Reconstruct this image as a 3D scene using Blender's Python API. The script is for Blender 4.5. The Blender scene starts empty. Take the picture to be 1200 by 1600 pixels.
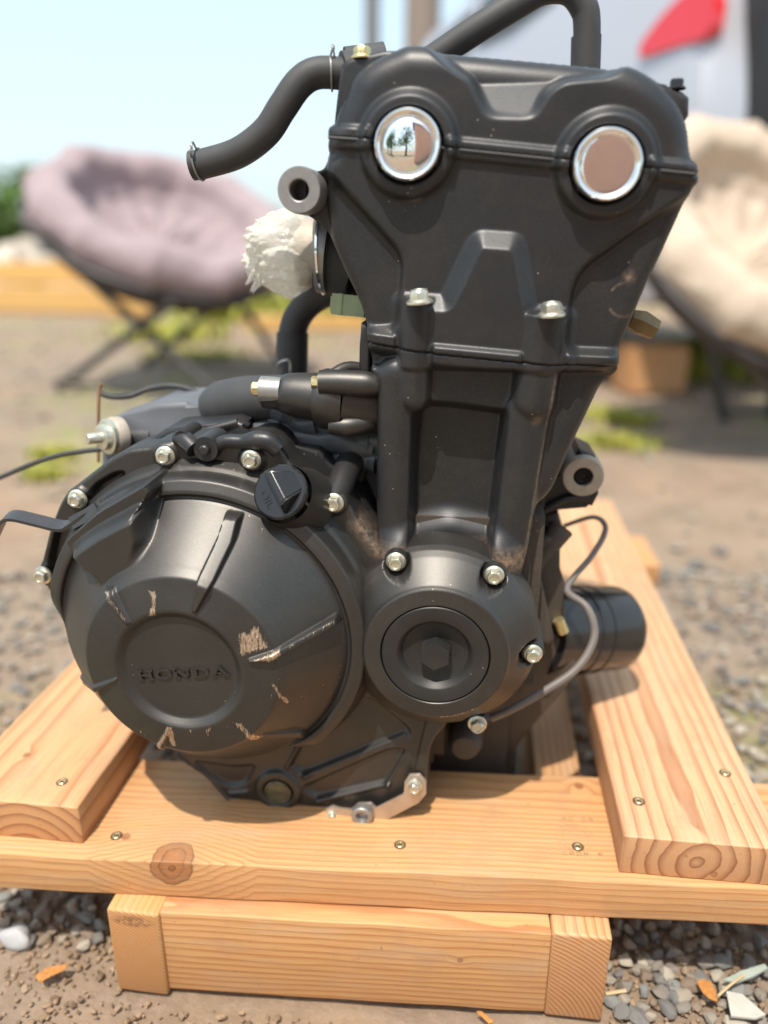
import bpy, bmesh, math, random
import numpy as np
from mathutils import Vector, Matrix, noise as mnoise
random.seed(7); rng = np.random.default_rng(7)
S = bpy.context.scene; COL = S.collection
R = math.radians; U = random.uniform

# ------------------------------------------------------------------ camera, sky, sun, exposure
CAMH = .626
PITCH = math.atan(425/1200); YAW = math.atan(160/1200*math.cos(PITCH))
cd = bpy.data.cameras.new('camera'); cam = bpy.data.objects.new('camera', cd); COL.objects.link(cam)
cam.location = (0, 0, CAMH); cam.rotation_euler = (math.pi/2-PITCH, 0, YAW)
cd.sensor_fit = 'VERTICAL'; cd.sensor_height = 36; cd.sensor_width = 27; cd.lens = 27
cd.clip_start = .02; cd.clip_end = 2000
cd.dof.use_dof = True; cd.dof.focus_distance = .60; cd.dof.aperture_fstop = 1.8
S.camera = cam
w = bpy.data.worlds.new("World"); S.world = w; w.use_nodes = True
SUN_EL, SUN_AZ = R(66), R(193)          # azimuth clockwise from +Y: from behind and left of the camera
nt = w.node_tree; sky = nt.nodes.new('ShaderNodeTexSky'); sky.sky_type = 'NISHITA'; sky.sun_disc = False
sky.sun_elevation = SUN_EL; sky.sun_rotation = SUN_AZ; sky.air_density = 1.1; sky.dust_density = 3.0; sky.ozone_density = 1.0
veil = nt.nodes.new('ShaderNodeMix'); veil.data_type = 'RGBA'; veil.inputs[0].default_value = .6; veil.inputs[7].default_value = (3.3, 4.1, 4.35, 1)
nt.links.new(sky.outputs[0], veil.inputs[6])          # thin even high cloud over the whole sky
bg = nt.nodes['Background']; nt.links.new(veil.outputs[2], bg.inputs[0]); bg.inputs[1].default_value = .148
sl = bpy.data.lights.new('sun', 'SUN'); sl.energy = 2.75; sl.angle = R(.6); sl.color = (1, .93, .82)
so = bpy.data.objects.new('sun', sl); COL.objects.link(so)
sdir = Vector((math.sin(SUN_AZ)*math.cos(SUN_EL), math.cos(SUN_AZ)*math.cos(SUN_EL), math.sin(SUN_EL)))
so.rotation_euler = sdir.to_track_quat('Z', 'Y').to_euler()
S.view_settings.view_transform = 'Standard'; S.view_settings.look = 'None'
S.view_settings.gamma = 1; S.view_settings.exposure = .92; S.view_settings.use_curve_mapping = False

# ------------------------------------------------------------------ measuring helpers (photo measurements -> points on real planes)
_F = np.array([-math.sin(YAW)*math.cos(PITCH), math.cos(YAW)*math.cos(PITCH), -math.sin(PITCH)])
_R = np.array([math.cos(YAW), math.sin(YAW), 0.]); _U = np.cross(_R, _F); _C = np.array([0, 0, CAMH])
def ray(x, y): return _F + _R*(x-600)/1200. + _U*(800-y)/1200.
def P(x, y, Y):
    r = ray(x, y); return _C + r*(Y/r[1])
def PZ(x, y, Z):
    r = ray(x, y); return _C + r*((Z-CAMH)/r[2])
def XZ(pts, Y): return np.array([P(x, y, Y)[[0, 2]] for x, y in pts])

# ------------------------------------------------------------------ object helpers
WM = {}
def link(o, parent=None, M=None):
    M = M or Matrix.Identity(4)
    COL.objects.link(o); WM[o] = M
    if parent:
        o.parent = parent; o.matrix_parent_inverse = WM[parent].inverted()
    o.matrix_basis = M
    return o
def tag(o, label=None, cat=None, group=None, kind=None):
    if label: o['label'] = label
    if cat: o['category'] = cat
    if group: o['group'] = group
    if kind: o['kind'] = kind
    return o
def thing(name, label, cat, loc=(0, 0, 0), group=None, rz=0):
    o = bpy.data.objects.new(name, None); o.empty_display_size = .05
    link(o, None, Matrix.Translation(loc) @ Matrix.Rotation(rz, 4, 'Z')); return tag(o, label, cat, group)
def mesh(name, v, f, mat=None, smooth=True, sharp=None):
    me = bpy.data.meshes.new(name)
    me.from_pydata([tuple(map(float, p)) for p in v] if not isinstance(v, np.ndarray) else v.tolist(), [], f if not isinstance(f, np.ndarray) else f.tolist())
    if mat: me.materials.append(mat)
    if smooth:
        me.polygons.foreach_set('use_smooth', [True]*len(me.polygons))
        if sharp: me.set_sharp_from_angle(angle=R(sharp))
    me.update(); return me
def obj(name, me, parent=None, M=None): return link(bpy.data.objects.new(name, me), parent, M)
def attr(me, name, vals):
    a = me.attributes.new(name, 'FLOAT', 'POINT'); a.data.foreach_set('value', np.asarray(vals, dtype=np.float32))
def dup(o, parent, M, label=None):
    c = o.copy(); COL.objects.link(c); c.parent = parent
    if parent: c.matrix_parent_inverse = WM[parent].inverted()
    c.matrix_basis = M; WM[c] = M
    if label: c['label'] = label
    return c
def dup_tree(root, M, label=None):
    r = dup(root, None, M, label)
    def rec(src, dst):
        for ch in [q for q in S.objects if q.parent == src]:
            c = ch.copy(); COL.objects.link(c); c.parent = dst; rec(ch, c)
    rec(root, r); return r
def frame_from(n, up=(0, 0, 1)):
    z = Vector(n).normalized(); x = Vector(up).cross(z)
    if x.length < 1e-4: x = Vector((1, 0, 0)).cross(z)
    x.normalize(); y = z.cross(x)
    return Matrix((x, y, z)).transposed().to_4x4()
def at(p, n=(0, -1, 0), up=(0, 0, 1)): return Matrix.Translation(Vector(p)) @ frame_from(n, up)

def spline(pts, n=10):
    p = [np.array(q, float) for q in pts]; p = [2*p[0]-p[1]] + p + [2*p[-1]-p[-2]]; out = []
    for i in range(1, len(p)-2):
        for k in range(n):
            t = k/n; a, b, c, d = p[i-1:i+3]
            out.append(.5*((2*b)+(-a+c)*t+(2*a-5*b+4*c-d)*t*t+(-a+3*b-3*c+d)*t**3))
    out.append(p[-2]); return out
def tube_vf(path, rad, ns=16, cap=True, hollow=0):
    path = [Vector(p) for p in path]; n = len(path); v = []; f = []
    if not hasattr(rad, '__len__'): rad = [rad]*n
    t0 = (path[1]-path[0]).normalized(); u = t0.orthogonal().normalized()
    for i, p in enumerate(path):
        t = (path[min(i+1, n-1)]-path[max(i-1, 0)]).normalized()
        u = (u - t*u.dot(t)).normalized(); b = t.cross(u)
        for k in range(ns):
            a = 2*math.pi*k/ns; v.append(p + (u*math.cos(a)+b*math.sin(a))*rad[i])
    for i in range(n-1):
        for k in range(ns): f.append((i*ns+k, i*ns+(k+1) % ns, (i+1)*ns+(k+1) % ns, (i+1)*ns+k))
    if cap:
        f.append(tuple(range(ns-1, -1, -1))); f.append(tuple(range((n-1)*ns, n*ns)))
    return v, f
def tube(name, pts, rad, mat, parent, ns=16, n=10, sharp=50, sm=True):
    path = spline(pts, n) if sm else pts
    if hasattr(rad, '__len__') and sm:
        k = len(pts)-1; rad = list(np.interp(np.linspace(0, k, len(path)), range(k+1), rad))
    v, f = tube_vf(path, rad, ns); return obj(name, mesh(name, v, f, mat, True, sharp), parent)
def lathe_vf(prof, ns=48):
    """profile (r, h) along local +Z; r=0 points become poles"""
    v = []; f = []; rings = []
    for r, h in prof:
        if r < 1e-7: rings.append([len(v)]); v.append((0, 0, h))
        else:
            rings.append(list(range(len(v), len(v)+ns)))
            v += [(r*math.cos(2*math.pi*k/ns), r*math.sin(2*math.pi*k/ns), h) for k in range(ns)]
    for a, b in zip(rings[:-1], rings[1:]):
        for k in range(ns):
            k2 = (k+1) % ns
            if len(a) == 1 and len(b) == 1: continue
            if len(a) == 1: f.append((a[0], b[k2], b[k]))
            elif len(b) == 1: f.append((a[k], a[k2], b[0]))
            else: f.append((a[k], a[k2], b[k2], b[k]))
    return v, f
def lathe(name, prof, mat, parent, M, ns=48, sharp=40):
    v, f = lathe_vf(prof, ns); me = mesh(name, v, f, mat, True, sharp)
    bm = bmesh.new(); bm.from_mesh(me); bmesh.ops.recalc_face_normals(bm, faces=bm.faces); bm.to_mesh(me); bm.free()
    return obj(name, me, parent, M)
def bmobj(name, bm, mat, parent, M=None, sharp=40, smooth=True):
    bmesh.ops.recalc_face_normals(bm, faces=bm.faces)
    me = bpy.data.meshes.new(name); bm.to_mesh(me); bm.free()
    if mat: me.materials.append(mat)
    if smooth:
        me.polygons.foreach_set('use_smooth', [True]*len(me.polygons)); me.set_sharp_from_angle(angle=R(sharp))
    return obj(name, me, parent, M)
def add_box(bm, lo, hi, M=None):
    vs = bmesh.ops.create_cube(bm, size=1)['verts']
    c = [(a+b)/2 for a, b in zip(lo, hi)]; s = [b-a for a, b in zip(lo, hi)]
    for v in vs:
        v.co = Vector((v.co.x*s[0]+c[0], v.co.y*s[1]+c[1], v.co.z*s[2]+c[2]))
        if M: v.co = M @ v.co
    return vs
def box(name, lo, hi, mat, parent, bev=.002, M=None, seg=2):
    bm = bmesh.new(); add_box(bm, lo, hi)
    if bev: bmesh.ops.bevel(bm, geom=bm.edges[:], offset=bev, segments=seg, affect='EDGES', profile=.6)
    return bmobj(name, bm, mat, parent, M)
def prism(name, pts, Y0, Y1, mat, parent, bev=.002):
    """outline in (X,Z), from front Y0 back to Y1"""
    bm = bmesh.new(); n = len(pts)
    a = [bm.verts.new((x, Y0, z)) for x, z in pts]; b = [bm.verts.new((x, Y1, z)) for x, z in pts]
    fr = bm.faces.new(a); bm.faces.new(b[::-1])
    for i in range(n): bm.faces.new((a[i], b[i], b[(i+1) % n], a[(i+1) % n]))
    if bev: bmesh.ops.bevel(bm, geom=list(fr.edges), offset=bev, segments=3, affect='EDGES', profile=.6)
    return bmobj(name, bm, mat, parent)

# ------------------------------------------------------------------ materials
class MB:
    def __init__(s, name):
        s.m = bpy.data.materials.new(name); s.m.use_nodes = True; s.t = s.m.node_tree; s.p = s.t.nodes['Principled BSDF']
    def n(s, typ, **kw):
        nd = s.t.nodes.new(typ)
        for k, v in kw.items():
            if k.startswith('i_'):
                key = k[2:]; key = int(key) if key.isdigit() else key
                nd.inputs[key].default_value = v
            else: setattr(nd, k, v)
        return nd
    def l(s, a, b): s.t.links.new(a, b)
    def coord(s, out='Object'): return s.n('ShaderNodeTexCoord').outputs[out]
    def noise(s, vec, scale, detail=3, rough=.5, out=0):
        nd = s.n('ShaderNodeTexNoise'); nd.inputs['Scale'].default_value = scale; nd.inputs['Detail'].default_value = detail
        nd.inputs['Roughness'].default_value = rough
        if vec is not None: s.l(vec, nd.inputs['Vector'])
        return nd.outputs[out]
    def ramp(s, fac, stops, interp='LINEAR'):
        nd = s.n('ShaderNodeValToRGB'); cr = nd.color_ramp; cr.interpolation = interp
        while len(cr.elements) < len(stops): cr.elements.new(.5)
        for e, (p, c) in zip(cr.elements, stops):
            e.position = p; e.color = (c, c, c, 1) if not hasattr(c, '__len__') else (*c[:3], 1)
        s.l(fac, nd.inputs[0]); return nd.outputs[0]
    def math(s, op, a, b=None, clamp=False):
        nd = s.n('ShaderNodeMath', operation=op, use_clamp=clamp)
        for i, q in enumerate((a, b)):
            if q is None: continue
            if isinstance(q, (int, float)): nd.inputs[i].default_value = q
            else: s.l(q, nd.inputs[i])
        return nd.outputs[0]
    def mix(s, fac, a, b):
        nd = s.n('ShaderNodeMix', data_type='RGBA')
        for i, q in ((0, fac), (6, a), (7, b)):
            if isinstance(q, (int, float)): nd.inputs[i].default_value = q
            elif isinstance(q, tuple): nd.inputs[i].default_value = (*q[:3], 1)
            else: s.l(q, nd.inputs[i])
        return nd.outputs[2]
    def bump(s, h, strength=.2, dist=.001, prev=None):
        nd = s.n('ShaderNodeBump'); nd.inputs['Strength'].default_value = strength; nd.inputs['Distance'].default_value = dist
        s.l(h, nd.inputs['Height'])
        if prev: s.l(prev, nd.inputs['Normal'])
        return nd.outputs[0]
    def set(s, **kw):
        for k, v in kw.items():
            k = k.replace('_', ' ')
            i = s.p.inputs[k]
            if isinstance(v, (int, float)): i.default_value = v
            elif isinstance(v, tuple): i.default_value = (*v[:3], 1) if len(v) == 3 and i.type == 'RGBA' else v
            else: s.l(v, i)
        return s
def plain(name, col, rough=.5, metal=0, var=.25, scale=60, bumps=0, bscale=400, **kw):
    m = MB(name); co = m.coord(); nz = m.noise(co, scale, 4)
    c = m.mix(nz, tuple(q*(1-var) for q in col), tuple(q*(1+var) for q in col))
    m.set(Base_Color=c, Roughness=rough, Metallic=metal, **kw)
    if bumps: m.set(Normal=m.bump(m.noise(co, bscale, 3), bumps, .001))
    return m.m
def paint_mat(name, col, rough=.46, grain=.12, dustcol=(.30, .20, .13), metal=0.0, speck_amt=.5):
    m = MB(name); co = m.coord()
    big = m.noise(co, 18, 4); fine = m.noise(co, 1150, 2)
    c = m.mix(big, tuple(q*.82 for q in col), tuple(q*1.2 for q in col))
    c = m.mix(m.math('MULTIPLY', m.ramp(fine, [(.5, 0), (.72, 1)]), speck_amt), c, tuple(q*2.4 for q in col))
    # dust film and specks lying on the casting
    dz = m.noise(co, 240, 5, .65); at_d = m.n('ShaderNodeAttribute', attribute_name='dust').outputs['Fac']
    film = m.math('MULTIPLY', m.ramp(m.noise(co, 35, 5, .6), [(.45, 0), (.8, 1)]), .05)
    dm = m.math('ADD', m.math('MULTIPLY', at_d, m.ramp(dz, [(.3, 0), (.65, 1)])), film, True)
    c = m.mix(dm, c, dustcol)
    vor = m.n('ShaderNodeTexVoronoi', feature='F1'); vor.inputs['Scale'].default_value = 150; m.l(co, vor.inputs['Vector'])
    speck = m.math('MULTIPLY', m.math('LESS_THAN', vor.outputs['Distance'], .085), m.math('GREATER_THAN', m.noise(co, 40, 2), .62))
    c = m.mix(m.math('MULTIPLY', speck, .75), c, (.42, .36, .30))
    # scraped bare metal
    sc = m.n('ShaderNodeAttribute', attribute_name='scuff').outputs['Fac']
    mp = m.n('ShaderNodeMapping'); mp.inputs['Scale'].default_value = (900, 200, 90); m.l(co, mp.inputs[0])
    st = m.noise(mp.outputs[0], 1, 3, .7)
    hair = m.noise(mp.outputs[0], 2.6, 2, .8)
    sm = m.math('MULTIPLY', m.ramp(m.math('ADD', sc, m.math('MULTIPLY', m.math('SUBTRACT', m.math('ADD', m.math('MULTIPLY', st, .5), m.math('MULTIPLY', hair, .5)), .5), 2.6)), [(.55, 0), (.72, 1)]), m.math('GREATER_THAN', sc, .02))
    c = m.mix(sm, c, m.mix(m.ramp(hair, [(.35, 0), (.62, 1)]), (.30, .15, .07), (.72, .60, .48)))
    m.set(Base_Color=c, Metallic=m.math('MAXIMUM', m.math('MULTIPLY', sm, .6), m.math('MULTIPLY', m.math('SUBTRACT', 1.0, dm, True), metal)))
    m.set(Roughness=m.math('ADD', m.math('MULTIPLY', dm, .3), m.math('ADD', rough-.05, m.math('MULTIPLY', big, .1)), True))
    b = m.bump(fine, grain, .0004); b = m.bump(sm, .4, .0003, b); m.set(Normal=b)
    return m.m
M_paint = paint_mat('engine_paint', (.029, .030, .0325), .39, .25, metal=.35, speck_amt=.4)
M_paint2 = paint_mat('cover_paint', (.074, .071, .068), .44, .16, metal=.8, speck_amt=.22)
M_plug = paint_mat('matte_black_plug', (.017, .017, .017), .48, .08)
M_case = paint_mat('crankcase_grime', (.055, .045, .037), .6, .25)
M_rubber = plain('hose_rubber', (.045, .045, .047), .62, bumps=.15, bscale=900)
M_black = plain('black_plastic', (.015, .015, .016), .16)
M_void = plain('hollow_black', (.012, .011, .010), .8, bumps=.3, bscale=300)  # near-black colour standing in for the shade inside hollow ends and holes
M_zinc = plain('zinc_bolt', (.66, .64, .54), .34, .85, .18, 300, .1, 900)
M_gold = plain('yellow_zinc', (.66, .56, .30), .35, .85, .2, 300)
M_steel = plain('machined_steel', (.34, .33, .32), .42, .7, .2, 200, .12, 900)
M_chrome = MB('chrome').set(Base_Color=(.93, .93, .94), Metallic=1.0, Roughness=.04).m
M_plate = plain('zinc_plate', (.50, .44, .38), .38, .7, .35, 60, .1)
M_dusty = plain('dusty_aluminium', (.42, .37, .31), .6, .2, .25, 120, .3, 300)
M_greyplate = plain('grey_casting', (.13, .135, .15), .5, .2, .15, 40, .2, 700)
M_filter = plain('filter_black', (.018, .017, .018), .15, 0, .3, 30)
M_cable = plain('grey_cable', (.15, .13, .12), .5)
M_green = plain('green_plastic', (.36, .42, .24), .45)
M_rust = plain('rusty_wire', (.20, .10, .05), .7)
M_brass = plain('old_brass', (.20, .15, .08), .5, .6, .4, 100)

# ------------------------------------------------------------------ relief castings
def sdf_poly(px, pz, poly):
    """signed distance (negative inside) and nearest point"""
    best = np.full(px.shape, 1e9); nx = np.zeros_like(px); nz = np.zeros_like(px); ins = np.zeros(px.shape, bool)
    n = len(poly)
    for i in range(n):
        ax, az = poly[i]; bx, bz = poly[(i+1) % n]; ex, ez = bx-ax, bz-az
        t = np.clip(((px-ax)*ex+(pz-az)*ez)/max(ex*ex+ez*ez, 1e-15), 0, 1)
        qx, qz = ax+t*ex, az+t*ez; d = (px-qx)**2+(pz-qz)**2; m = d < best
        best = np.where(m, d, best); nx = np.where(m, qx, nx); nz = np.where(m, qz, nz)
        c = (az > pz) != (bz > pz)
        if abs(ez) > 1e-12: ins ^= c & (px < (bx-ax)*(pz-az)/ez+ax)
    d = np.sqrt(best); return np.where(ins, -d, d), nx, nz
def smooth_poly(pts, n=4):
    pts = [np.array(p, float) for p in pts]; N = len(pts); out = []
    for i in range(N):
        a, b, c, d = pts[i-1], pts[i], pts[(i+1) % N], pts[(i+2) % N]
        for k in range(n):
            t = k/n; out.append(.5*((2*b)+(-a+c)*t+(2*a-5*b+4*c-d)*t*t+(-a+3*b-3*c+d)*t**3))
    return np.array(out)
def chamfer_poly(pts, r, n=4):
    """round the corners of a polygon"""
    pts = [np.array(p, float) for p in pts]; N = len(pts); out = []
    for i in range(N):
        a, b, c = pts[i-1], pts[i], pts[(i+1) % N]
        da, dc = np.linalg.norm(a-b), np.linalg.norm(c-b); q = min(r, da*.45, dc*.45)
        p0 = b+(a-b)/max(da, 1e-9)*q; p1 = b+(c-b)/max(dc, 1e-9)*q
        for k in range(n+1):
            t = k/n; out.append((1-t)**2*p0+2*t*(1-t)*b+t*t*p1)
    return np.array(out)
def sstep(x): x = np.clip(x, 0, 1); return x*x*(3-2*x)
class Field:
    def __init__(s, X, Z): s.X, s.Z = X, Z; s.h = np.zeros_like(X)
    def sd(s, poly): return sdf_poly(s.X, s.Z, poly)[0]
    def mask(s, poly, w): return sstep(.5 - s.sd(poly)/w)
    def ramp(s, pts, Y, H, w=.01, r=.004):
        s.h += H*np.clip(.5-s.sd(chamfer_poly(XZ(pts, Y), r))/w, 0, 1)
    def poly(s, pts, Y, H, w=.003, r=.004):
        s.h += H*s.mask(chamfer_poly(XZ(pts, Y), r), w)
    def level(s, pts, Y, L, w=.003, r=.004):
        m = s.mask(chamfer_poly(XZ(pts, Y), r), w); s.h = s.h*(1-m)+L*m
    def circ(s, c, Y, r, H, w=.003):
        x, _, z = P(c[0], c[1], Y); d = np.hypot(s.X-x, s.Z-z)-r; s.h += H*sstep(.5-d/w)
    def seg(s, a, b, Y, r, H, w=.002, r2=None):
        a, b = XZ([a, b], Y); e = b-a; t = np.clip(((s.X-a[0])*e[0]+(s.Z-a[1])*e[1])/(e@e), 0, 1)
        d = np.hypot(s.X-a[0]-t*e[0], s.Z-a[1]-t*e[1]); rr = r if r2 is None else r+(r2-r)*t
        s.h += H*sstep(.5-(d-rr)/w)
    def pillar(s, a, b, Y, r, H, r2=None, flat_top=False, base=None):
        """half-round column"""
        a, b = XZ([a, b], Y); e = b-a; tt = ((s.X-a[0])*e[0]+(s.Z-a[1])*e[1])/(e@e); t = np.clip(tt, 0, 1)
        d = np.hypot(s.X-a[0]-t*e[0], s.Z-a[1]-t*e[1]); rr = r if r2 is None else r+(r2-r)*t
        c = np.sqrt(np.clip(1-(d/rr)**2, 0, 1))
        if flat_top: c = c*sstep(.5+tt*np.linalg.norm(e)/.0022)
        s.h = np.maximum(s.h, (s.h if base is None else base)*1.0) if False else s.h
        s.h = np.where(c > 0, np.maximum(s.h, H*c + (s.h if base is None else base)*(1-sstep(c*3)) ), s.h)
def gblur(h, sig):
    if sig <= 0: return h
    k = int(3*sig)+1; x = np.arange(-k, k+1); g = np.exp(-x*x/(2*sig*sig)); g /= g.sum()
    h = np.pad(h, k, mode='edge'); h = np.apply_along_axis(lambda r_: np.convolve(r_, g, 'valid'), 0, h)
    return np.apply_along_axis(lambda r_: np.convolve(r_, g, 'valid'), 1, h)
def relief(name, outline, Y0, thick, fn, mat, parent, step=.0008, edge=.0015, blur=1.0, dust=None):
    """a casting: outline in (X,Z); front surface at Y0 - h(X,Z); walls run back to Y0 + thick"""
    lo, hi = outline.min(0)-2*step, outline.max(0)+2*step
    xs = np.arange(lo[0], hi[0], step); zs = np.arange(lo[1], hi[1], step); X, Z = np.meshgrid(xs, zs)
    sd, nx, nz = sdf_poly(X, Z, outline)
    F = Field(X, Z); fn(F); F.h = gblur(F.h, blur)
    t = np.clip(-sd/edge, 0, 1); F.h -= edge*(1-np.sqrt(np.clip(1-(1-t)**2, 0, 1)))
    use = sd < 0
    idx = -np.ones(X.shape, int); idx[use] = np.arange(use.sum())
    V = np.stack([X[use], Y0-F.h[use], Z[use]], 1); NX, NZ = nx[use], nz[use]; HS = F.h[use]+edge*(1-np.sqrt(np.clip(1-(1-t[use])**2, 0, 1)))
    a, b, c, d = idx[:-1, :-1], idx[:-1, 1:], idx[1:, 1:], idx[1:, :-1]
    q = np.stack([a, b, c, d], -1).reshape(-1, 4); q = q[(q >= 0).all(1)]
    E_ = np.concatenate([q[:, [0, 1]], q[:, [1, 2]], q[:, [2, 3]], q[:, [3, 0]]])
    key = np.sort(E_, 1); _, inv, cnt = np.unique(key, axis=0, return_inverse=True, return_counts=True)
    be = E_[cnt[inv.ravel()] == 1]
    used = np.unique(be); base = len(V); m = {int(u): base+i for i, u in enumerate(used)}
    V[used, 0] = NX[used]; V[used, 2] = NZ[used]; V[used, 1] = Y0-(HS[used]-edge)
    V2 = V[used].copy(); V2[:, 1] = Y0+thick; V = np.concatenate([V, V2])
    sk = np.array([[e[1], e[0], m[int(e[0])], m[int(e[1])]] for e in be])
    me = mesh(name, V, np.concatenate([q, sk]), mat, True, 55)
    if dust: attr(me, 'dust', np.concatenate([dust(V[:base, 0], V[:base, 2]), np.zeros(len(V2))]))
    return obj(name, me, parent)

exec_parts = []
# ------------------------------------------------------------------ wood
def wood_mat(name, pith, spacing, light=(.58, .35, .16), dark=(.40, .18, .065), knots=(), wob=.004, tint=1.0, stain=None):
    m = MB(name); co = m.coord(); sx = m.n('ShaderNodeSeparateXYZ'); m.l(co, sx.inputs[0])
    mp = m.n('ShaderNodeMapping'); mp.inputs['Scale'].default_value = (2.2, 14, 14); m.l(co, mp.inputs[0])
    nz = m.math('MULTIPLY', m.math('SUBTRACT', m.noise(mp.outputs[0], 1, 4, .55), .5), wob*4)
    dy = m.math('SUBTRACT', sx.outputs[1], pith[0]); dz = m.math('SUBTRACT', sx.outputs[2], pith[1])
    rad = m.math('SQRT', m.math('ADD', m.math('MULTIPLY', dy, dy), m.math('MULTIPLY', dz, dz)))
    rad = m.math('ADD', rad, nz); ks = []
    for (kx, ky, kz, kr) in knots:
        vd = m.n('ShaderNodeVectorMath', operation='DISTANCE', i_1=(kx, ky, kz)); m.l(co, vd.inputs[0])
        d = m.math('DIVIDE', m.math('ADD', vd.outputs['Value'], m.math('MULTIPLY', m.math('SUBTRACT', m.noise(co, 70, 2), .5), kr*.5)), kr)
        fall = m.ramp(m.math('MULTIPLY', d, .2), [(.12, 1), (.75, 0)])
        rad = m.math('ADD', rad, m.math('MULTIPLY', fall, kr*.9)); ks.append(d)
    ph = m.math('FRACT', m.math('DIVIDE', rad, spacing))
    ring = m.ramp(ph, [(0, .15), (.07, 0), (.5, .06), (.80, .6), (.92, 1), (.97, .9), (1, .15)])
    fm = m.n('ShaderNodeMapping'); fm.inputs['Scale'].default_value = (14, 900, 900); m.l(co, fm.inputs[0])
    fib = m.noise(fm.outputs[0], 1, 3, .6)
    broad = m.noise(mp.outputs[0], .6, 2)
    base = m.mix(broad, light, tuple(a*.6+b*.4 for a, b in zip(light, dark)))
    c = m.mix(m.math('MULTIPLY', ring, .9), base, dark)
    c = m.mix(m.ramp(fib, [(.48, 0), (.78, .5)]), c, tuple(q*.55 for q in dark))
    for d in ks:
        kc = m.mix(m.ramp(m.math('FRACT', m.math('MULTIPLY', d, 3.2)), [(0, 0), (.7, .3), (1, 1)]), (.36, .15, .055), (.17, .06, .022))
        c = m.mix(m.ramp(d, [(.78, 1), (.95, 0)]), c, kc)
        rim = m.ramp(d, [(.80, 0), (.92, 1), (1.05, 0)]); c = m.mix(m.math('MULTIPLY', rim, .8), c, (.10, .035, .012))
    dirt = m.ramp(m.noise(co, 22, 6, .68), [(.52, 0), (.76, .55)]); c = m.mix(dirt, c, (.36, .215, .12))
    gm = m.n('ShaderNodeMapping'); gm.inputs['Scale'].default_value = (9, 60, 60); m.l(co, gm.inputs[0])
    c = m.mix(m.ramp(m.noise(gm.outputs[0], 1, 4, .6), [(.5, 0), (.78, .45)]), c, (.47, .36, .25))      # greyed streaks
    sm_ = m.n('ShaderNodeMapping'); sm_.inputs['Scale'].default_value = (420, 38, 38); m.l(co, sm_.inputs[0])
    saw = m.noise(sm_.outputs[0], 1, 2, .5)                                                        # saw and planer marks across the grain
    nick = m.math('GREATER_THAN', m.noise(co, 150, 3, .7), .70); c = m.mix(m.math('MULTIPLY', nick, .6), c, (.22, .11, .05))
    if stain:   # smeared ink mark (centre, half size) in plank coordinates
        (sx_, sy_, sz_), (hx, hy, hz) = stain
        ms = m.n('ShaderNodeMapping'); ms.inputs['Location'].default_value = (-sx_/hx, -sy_/hy, -sz_/hz); ms.inputs['Scale'].default_value = (1/hx, 1/hy, 1/hz); m.l(co, ms.inputs[0])
        ln = m.n('ShaderNodeVectorMath', operation='LENGTH'); m.l(ms.outputs[0], ln.inputs[0])
        c = m.mix(m.math('MULTIPLY', m.ramp(ln.outputs['Value'], [(.6, 1), (1.05, 0)]), m.ramp(m.noise(co, 330, 3, .7), [(.4, 0), (.55, .9)])), c, (.018, .017, .016))
    nx_ = m.n('ShaderNodeSeparateXYZ'); m.l(m.coord('Normal'), nx_.inputs[0])      # open pores make the sawn ends darker
    endf = m.math('MULTIPLY', m.ramp(m.math('ABSOLUTE', nx_.outputs[0]), [(.75, 0), (.95, 1)]), .5); c = m.mix(endf, c, m.mix(ring, (.46, .21, .085), (.17, .055, .02)))
    m.set(Base_Color=c, Roughness=.62)
    b = m.bump(fib, .35, .0006); b = m.bump(ring, .3, .0005, b); b = m.bump(saw, .16, .0006, b); m.set(Normal=b)
    return m.m

ST_YAW = math.atan2(.0434, .654)
stand = thing('wooden_stand', 'rough sawn timber stand of screwed planks under the black engine', 'wooden stand', (-.09, .85, 0))
def plank(name, X0, X1, Y0, Y1, Z0, Z1, yaw, mat, along='X', bev=.0016, label=None, rough_end=False):
    """plank whose local X runs along the grain"""
    L, W_ = (X1-X0, Y1-Y0) if along == 'X' else (Y1-Y0, X1-X0)
    c = Vector(((X0+X1)/2, (Y0+Y1)/2, (Z0+Z1)/2)); rz = yaw + (math.pi/2 if along == 'Y' else 0)
    bm = bmesh.new(); add_box(bm, (-L/2, -W_/2, -(Z1-Z0)/2), (L/2, W_/2, (Z1-Z0)/2))
    bmesh.ops.bevel(bm, geom=bm.edges[:], offset=bev, segments=3, affect='EDGES', profile=.5)
    # cut the long faces up so that edges can wander like sawn timber
    for k in range(1, 60):
        x = -L/2 + L*k/60
        bmesh.ops.bisect_plane(bm, geom=bm.verts[:]+bm.edges[:]+bm.faces[:], plane_co=(x, 0, 0), plane_no=(1, 0, 0))
    for v in bm.verts:
        q = v.co*18; v.co += Vector((0, mnoise.noise(q+c*9), mnoise.noise(q+c*9+Vector((5, 5, 5)))))*.0009
        if abs(v.co.x) > L/2-.006: v.co.x += mnoise.noise(v.co*120)*.0006
    o = bmobj(name, bm, mat, stand, Matrix.Translation(c) @ Matrix.Rotation(rz, 4, 'Z'), 50)
    if label: o['label'] = label
    return o
def wl(o, p): return WM[o].inverted() @ Vector(p)
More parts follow.
